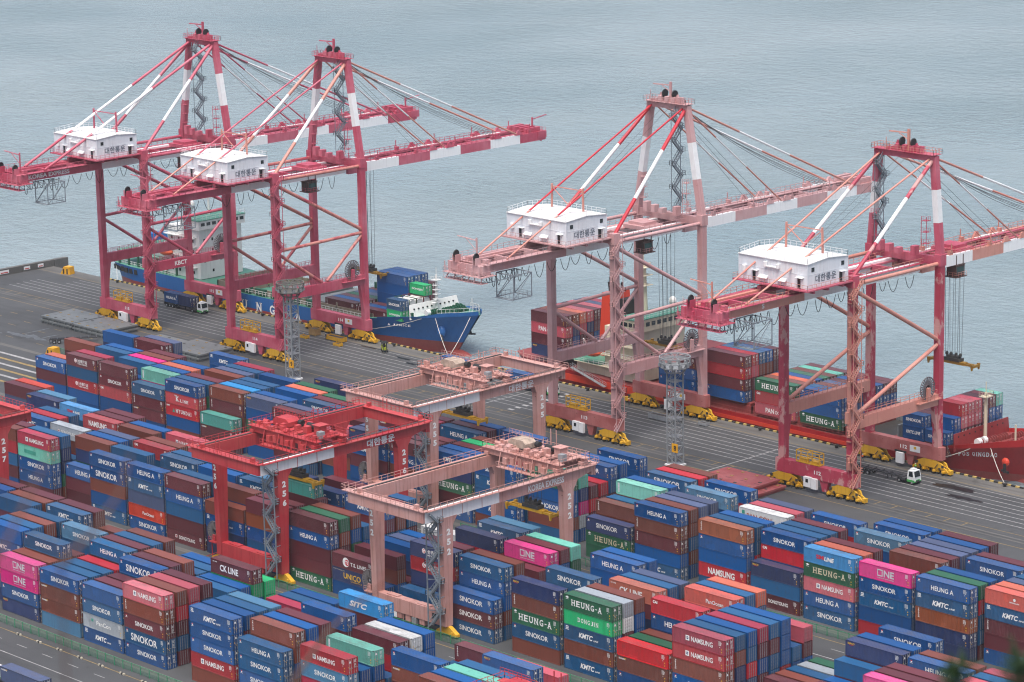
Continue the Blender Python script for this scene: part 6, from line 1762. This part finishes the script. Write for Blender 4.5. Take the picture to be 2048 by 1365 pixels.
def truck(x, y, label, rz=0.0, L=13.2):
    """terminal tractor with skeletal trailer; cab at the +x end"""
    t = empty('yard_truck', (x, y, 0.01))
    t.rotation_euler = (0, 0, rz)
    tag(t, label, 'truck', 'yard trucks on the quay')
    ch = trailer(t, 0, L)
    for a in (1.2, 2.5, 3.8): axle(t, a)
    for a in (L-0.6, L+2.9): axle(t, a)
    MB().box(L-1.6, L+3.6, -0.5, 0.5, 0.55, 0.95).box(L-0.2, L+0.9, -1.2, 1.2, 0.7, 1.15).build('tractor_frame', CHAS, t)
    cb = MB().box(L+1.6, L+3.5, -1.2, 1.2, 0.8, 1.7)
    cb.hexa([(L+1.6, -1.2, 1.7), (L+3.5, -1.2, 1.7), (L+3.5, 1.2, 1.7), (L+1.6, 1.2, 1.7)], [(L+1.7, -1.1, 3.1), (L+3.2, -1.1, 3.1), (L+3.2, 1.1, 3.1), (L+1.7, 1.1, 3.1)])
    cb = cb.build('cab', CABW, t)
    MB().box(L+1.55, L+3.55, -1.24, 1.24, 0.6, 1.1).build('skirt', CABG, cb)
    MB().hexa([(L+3.52, -0.95, 1.75), (L+3.56, -0.95, 1.75), (L+3.56, 0.95, 1.75), (L+3.52, 0.95, 1.75)], [(L+3.24, -0.9, 2.95), (L+3.28, -0.9, 2.95), (L+3.28, 0.9, 2.95), (L+3.24, 0.9, 2.95)]).build('windscreen', GLASS, cb)
    MB().hexa([(L+2.0, -1.23, 1.8), (L+3.2, -1.23, 1.8), (L+3.2, -1.19, 1.8), (L+2.0, -1.19, 1.8)], [(L+2.1, -1.13, 2.9), (L+3.0, -1.13, 2.9), (L+3.0, -1.09, 2.9), (L+2.1, -1.09, 2.9)]).build('side_window', GLASS, cb)
    MB().box(L+1.9, L+2.9, -0.5, 0.5, 3.1, 3.45).build('roof_unit', CABW, cb)
    for s in (-0.9, 0.9): MB().box(L+3.55, L+3.6, s-0.2, s+0.2, 0.85, 1.1).build('headlight', LETTER, cb)
    MB().tube((L+1.4, 0.9, 1.2), (L+1.4, 0.9, 3.2), 0.12, 8).build('exhaust', STEELDK, cb)
    return t
tg = 'containers on trucks'
truck(-658.6, 498.0, 'white and green yard truck with two blue containers under the leftmost crane')
o = container((-658.4, 498-CW/2, 1.43), 'B/HEUNG2', 'royal blue short container on the rear of the truck under the leftmost crane', tg); o.scale = (6.06/CL, 1, 1)
o = container((-652.0, 498-CW/2, 1.43), 'N', 'navy short container behind the cab of the truck under the leftmost crane', tg); o.scale = (6.06/CL, 1, 1)
truck(-521.2, 497.6, 'white and green yard truck with one blue container, left of the pink crane')
container((-521.0, 497.6-CW/2, 1.43), 'B/SINO', 'royal blue container on the truck left of the pink crane', tg)
truck(-544.5, 497.4, 'yard truck with a blue container behind the rear beam of gantry 255')
container((-544.3, 497.4-CW/2, 1.43), 'B/SINO', 'royal blue container on the truck behind the beam of gantry 255', tg)
truck(-408.6, 495.8, 'white and green yard truck with empty trailer under the fourth crane')
truck(-417.6, 285.6, 'truck cut off by the lower left corner, carrying a slate blue container', math.pi)
container((-430.0, 285.6-CW/2, 1.43), 'G/FLOR', 'slate blue container on the truck at the lower left corner', tg)
ct = empty('trailer_chassis', (-645.2, 448.4, 0.01))
ct.rotation_euler = (0, 0, RAD(55))
tag(ct, 'empty dark trailer parked slantwise beside the grey hatch covers', 'trailer')
trailer(ct, 0, 12.4)
for a in (1.2, 2.5): axle(ct, a)

# ------------------------------------------------------------------ forklift
LIME = plain('lime_yellow', (0.42, 0.48, 0.03, 1), 0.4)
f = empty('forklift', (-571.5, 501.4, 0.01))
f.rotation_euler = (0, 0, RAD(-35))
tag(f, 'lime yellow forklift truck parked on the quay beside the blue ship', 'forklift')
MB().box(-1.5, 1.1, -0.65, 0.65, 0.45, 1.15).hexa([(-1.9, -0.65, 0.5), (-1.0, -0.65, 0.5), (-1.0, 0.65, 0.5), (-1.9, 0.65, 0.5)], [(-1.8, -0.6, 1.5), (-0.9, -0.6, 1.5), (-0.9, 0.6, 1.5), (-1.8, 0.6, 1.5)]).build('body', LIME, f)
cg = MB()
for x in (-1.1, 0.8):
    for y in (-0.6, 0.6): cg.bar((x, y, 1.1), (x*0.9, y, 2.4), 0.1)
cg.box(-1.15, 0.85, -0.65, 0.65, 2.4, 2.48).build('overhead_guard', DARK, f)
MB().box(-0.7, -0.1, -0.3, 0.3, 1.15, 1.5).box(-0.8, -0.65, -0.3, 0.3, 1.5, 2.0).build('seat', DARK, f)
mk_ = MB()
for y in (-0.4, 0.4): mk_.bar((1.35, y, 0.15), (1.35, y, 3.2), 0.14)
for z in (0.6, 1.8, 3.1): mk_.bar((1.35, -0.4, z), (1.35, 0.4, z), 0.12)
mk_.build('mast', STEELDK, f)
for y in (-0.3, 0.3): MB().box(1.45, 2.6, y-0.07, y+0.07, 0.15, 0.22).build('fork', STEELDK, f)
for x in (-1.2, 0.8):
    for s in (-1, 1): o = link('wheel', wheel_m, f, (x, s*0.62, 0.42)); o.scale = (0.8, 0.8, 0.8)

# ------------------------------------------------------------------ people
def person(loc, rz, vest, helmet, label, arm=0.25):
    P = {'pel': (0, 0, 0.95), 'chest': (0.02, 0, 1.28), 'neck': (0.02, 0, 1.48), 'head': (0.05, 0, 1.60), 'top': (0.05, 0, 1.72)}
    vs_, es, rd = [], [], []
    idx = {}
    def v(n, p, r):
        idx[n] = len(vs_); vs_.append(p); rd.append(r)
    v('pel', P['pel'], 0.15); v('chest', P['chest'], 0.17); v('neck', P['neck'], 0.065); v('head', P['head'], 0.095); v('top', P['top'], 0.08)
    for a, b_ in (('pel', 'chest'), ('chest', 'neck'), ('neck', 'head'), ('head', 'top')): es.append((idx[a], idx[b_]))
    for s, k in ((1, 'l'), (-1, 'r')):
        st_ = 0.14*s
        v('hip'+k, (0, 0.1*s, 0.88), 0.1); v('knee'+k, (st_+0.03, 0.11*s, 0.48), 0.07); v('ank'+k, (st_-0.02, 0.11*s, 0.08), 0.05); v('toe'+k, (st_+0.16, 0.12*s, 0.04), 0.04)
        v('sho'+k, (0.02, 0.2*s, 1.40), 0.065); v('elb'+k, (0.02-arm*0.2, 0.27*s, 1.12), 0.05); v('wri'+k, (0.02+arm*0.5, 0.26*s, 0.88), 0.038); v('han'+k, (0.05+arm*0.6, 0.25*s, 0.78), 0.035)
        for a, b_ in (('pel', 'hip'+k), ('hip'+k, 'knee'+k), ('knee'+k, 'ank'+k), ('ank'+k, 'toe'+k), ('chest', 'sho'+k), ('sho'+k, 'elb'+k), ('elb'+k, 'wri'+k), ('wri'+k, 'han'+k)): es.append((idx[a], idx[b_]))
    me = bpy.data.meshes.new('person')
    me.from_pydata(vs_, es, [])
    o = link('person', me, None, loc, rz)
    me.materials.append(plain('work_clothes', (0.035, 0.045, 0.07, 1), 0.8))
    md = o.modifiers.new('skin', 'SKIN')
    for i, sv in enumerate(me.skin_vertices[0].data):
        sv.radius = (rd[i], rd[i]); sv.use_root = (i == 0)
    o.modifiers.new('sub', 'SUBSURF').render_levels = 2
    tag(o, label, 'person', 'dock workers')
    ellip(MB(), (0.01, 0, 1.24), (0.19, 0.25, 0.27), 14, 8).build('safety_vest', vest, o)
    ellip(MB(), (0.055, 0, 1.60), (0.085, 0.075, 0.11), 12, 8).build('face', plain('skin', (0.45, 0.26, 0.18, 1)), o)
    hm = ellip(MB(), (0.045, 0, 1.68), (0.13, 0.12, 0.10), 12, 8).tube((0.06, 0, 1.655), (0.06, 0, 1.67), 0.15, 14).build('helmet', helmet, o)
    return o
VO, VG = plain('vest_orange', (0.75, 0.12, 0.03, 1)), plain('vest_lime', (0.40, 0.75, 0.06, 1))
HW, HY = plain('helmet_white', (0.75, 0.75, 0.73, 1)), plain('helmet_yellow', (0.7, 0.45, 0.03, 1))
person((-485.6, 503.4, 0.01), 0.6, VO, HW, 'worker in an orange vest standing left of the yellow bogie under the pink crane')
person((-398.9, 503.9, 0.01), 2.4, VG, HW, 'worker in a lime green vest beside the truck with the empty trailer')
person((-412.5, 502.2, 0.01), -0.4, VO, HW, 'worker in an orange vest near the left waterside bogie of the fourth crane')
person((-593.4, 500.2, 0.01), 1.2, plain('vest_navy', (0.03, 0.05, 0.09, 1)), HW, 'worker in dark clothes between the yellow frames under the second crane')
person((-632.5, YC-8.0, 6.2), 0.2, VG, HW, 'worker in a lime vest on the deck hatch of the blue ship')

# ------------------------------------------------------------------ gear on the quay
def crate(x, y, mat, label, l=2.4, w=1.2, h=0.8):
    t = empty('gear_box', (x, y, 0.01))
    tag(t, label, 'gear box', 'gear boxes left on the quay')
    MB().box(-l/2, l/2, -w/2, w/2, 0.12, 0.2).build('floor', mat, t)
    for s in (-1, 1):
        MB().box(-l/2, l/2, s*w/2-0.04, s*w/2+0.04, 0.2, h).build('side', mat, t)
        MB().box(s*l/2-0.04, s*l/2+0.04, -w/2+0.04, w/2-0.04, 0.2, h).build('end', mat, t)
    f_ = MB()
    for sx in (-1, 1):
        for sy in (-1, 1): f_.bar((sx*l/2, sy*w/2, 0), (sx*l/2, sy*w/2, h+0.15), 0.12)
    f_.build('corner_posts', mat, t)['kind'] = 'stuff'
    MB().box(-l/2+0.3, l/2-0.3, -w/2+0.15, w/2-0.15, 0.22, h-0.15).build('contents', STEELDK, t)
crate(-598.8, 497.4, YELLOW, 'small yellow gear box on the quay left of the waterside bogies of the second crane')
crate(-585.3, 497.4, YELLOW, 'small yellow gear box in front of the long yellow frame under the second crane')
crate(-590.4, 501.2, YELLOW, 'long yellow gear frame under the second crane', 6.4, 1.8, 1.2)
crate(-599.6, 501.6, plain('box_timber', (0.32, 0.2, 0.08, 1)), 'brown timber gear box by the left waterside bogie of the second crane', 2.6, 1.8, 1.9)
crate(-470.6, 498.6, GALV, 'long galvanised rack on the quay under the pink crane', 6.6, 1.6, 1.3)
crate(-467.2, 500.6, GALV, 'small grey mesh box on the quay left of lamp mast 8')
crate(-459.6, 501.6, GALV, 'small grey mesh box on the quay right of the pink crane')
crate(-423.6, 498.4, GALV, 'small grey mesh box on the quay left of the fourth crane')
for x, y, rz, lb in ((-715.5, 505.0, 0.3, 'yellow steel wheel stop at the far left end of the quay'), (-633.5, 441.0, 0.2, 'yellow steel barrier block by the striped crossing')):
    b_ = empty('barrier_block', (x, y, 0.005)); b_.rotation_euler = (0, 0, rz)
    tag(b_, lb, 'barrier')
    MB().prism([(-1.8, 0), (1.8, 0), (1.5, 2.2), (-0.6, 2.2)], 'y', -1.1, 1.1).build('body', plain('barrier_yellow', (0.66, 0.33, 0.012, 1)), b_)
    for k in (-0.9, 0.4): MB().box(k, k+0.5, -1.13, -1.105, 0.1, 1.6).build('black_stripe', KB, b_)
# spreader and head block stowed by the pink crane, spreader out over the water
gearY = plain('gear_ochre', (0.30, 0.16, 0.015, 1))
spreader((-403.2, 522.4, 20.2), 'container_spreader', 'dark yellow spreader hanging over the water from the fourth crane', rope_to=25.0, ym=gearY)
sb = spreader((-483.0, 514.2, 12.9), 'container_spreader', 'oily black and yellow spreader at work over the red ship under the pink crane', rope_to=31.5, ym=gearY)
spreader((-597.0, 519.2, 14.4), 'container_spreader', 'grimy yellow spreader over the hold of the blue ship under the second crane', rope_to=30.2, ym=gearY)
yard_gantry(-303.0, 256.5, '', 'red yard gantry below the lower edge, only its trolley railing showing', RMGRED, RMGRED, 37.0, None)

# ------------------------------------------------------------------ twigs close to the camera, far out of focus
def ray(u, v, d):
    q = cam_r*((u-1024)/CAM_F)+cam_u*(-(v-682.5)/CAM_F)+fw
    return Vector((0, 0, CAM_H))+q.normalized()*d
NEED = plain('pine_needles', (0.035, 0.085, 0.02, 1), 0.6, var=0.3)
BARK = plain('twig_bark', (0.10, 0.055, 0.045, 1), 0.8)
def pine(u, v, d, seed, label, sz=1.0):
    rr = random.Random(seed)
    c = ray(u, v, d)
    t = empty('pine_branch', c-Vector((0, 0, 1.6)))
    tag(t, label, 'pine branch', 'pine branches in front of the camera')
    MB().tube((0.15, 0, 0), (0, 0, 1.6), 0.02, 7, r2=0.006).build('twig', BARK, t)
    nd = MB()
    for i in range(170):
        z = 1.6-rr.random()**1.5*0.22*sz
        a, el = rr.uniform(0, 6.28), rr.uniform(-0.1, 1.2)
        l = rr.uniform(0.05, 0.10)*sz
        p = Vector((0.003*math.cos(a), 0.003*math.sin(a), z))
        q = p+Vector((math.cos(a)*math.cos(el), math.sin(a)*math.cos(el), math.sin(el)))*l
        nd.bar(p, q, 0.0035)
    nd.build('needles', NEED, t)['kind'] = 'stuff'
pine(1915, 1340, 11.0, 1, 'blurred green pine tuft at the lower edge, right of centre')
pine(2046, 1330, 10.0, 2, 'blurred green pine tuft at the lower right corner', 1.2)
tw = empty('bare_twig', ray(560, 1420, 9.0))
tag(tw, 'blurred bare brown twig crossing the lower left of the view', 'twig')
o0 = ray(560, 1420, 9.0)
pts = [ray(560, 1420, 9.0)-o0, ray(600, 1340, 9.0)-o0, ray(650, 1270, 9.05)-o0, ray(705, 1215, 9.1)-o0, ray(780, 1160, 9.1)-o0]
tm = MB()
for i, (a, b_) in enumerate(zip(pts, pts[1:])): tm.tube(a, b_, 0.010-i*0.0018, 7, r2=0.010-(i+1)*0.0018)
tm.bar((0, 0, -1.5), (0, 0, 0), 0.02)
tm.build('stem', BARK, tw)
for k, (pp, lb) in enumerate((((( -60, 1180), (10, 1090), (60, 985), (110, 890)), 'blurred bare brown twig slanting up at the left edge'), (((120, 1130), (190, 1060), (240, 985), (262, 905)), 'blurred thin twig crossing the left part of the container yard'))):
    o0 = ray(pp[0][0], pp[0][1], 6.0)
    t2 = tag(empty('bare_twig', o0), lb, 'twig')
    tm = MB()
    q_ = [ray(a, b_, 6.0+0.05*i)-o0 for i, (a, b_) in enumerate(pp)]
    for i, (a, b_) in enumerate(zip(q_, q_[1:])): tm.tube(a, b_, 0.0062-i*0.0013, 6, r2=0.0062-(i+1)*0.0013)
    tm.bar((0, 0, -1.2), (0, 0, 0), 0.004)
    tm.build('stem', BARK, t2)
cd.dof.use_dof = True
cd.dof.focus_distance = 600.0
cd.dof.aperture_fstop = 3.5

# ------------------------------------------------------------------ the hazy air over the harbour
hz = MB().box(-16500, 9500, -9500, 16500, -10.5, 186.0)
mt = bpy.data.materials.new('haze_air')
mt.use_nodes = True
nt = mt.node_tree
nt.nodes.remove(nt.nodes['Principled BSDF'])
pv = N(nt, 'ShaderNodeVolumePrincipled')
pv.inputs['Color'].default_value = (0.86, 0.92, 0.97, 1)
pv.inputs['Density'].default_value = 0.00004
nt.links.new(pv.outputs[0], nt.nodes['Material Output'].inputs['Volume'])
tag(hz.build('haze', mt), kind='stuff')
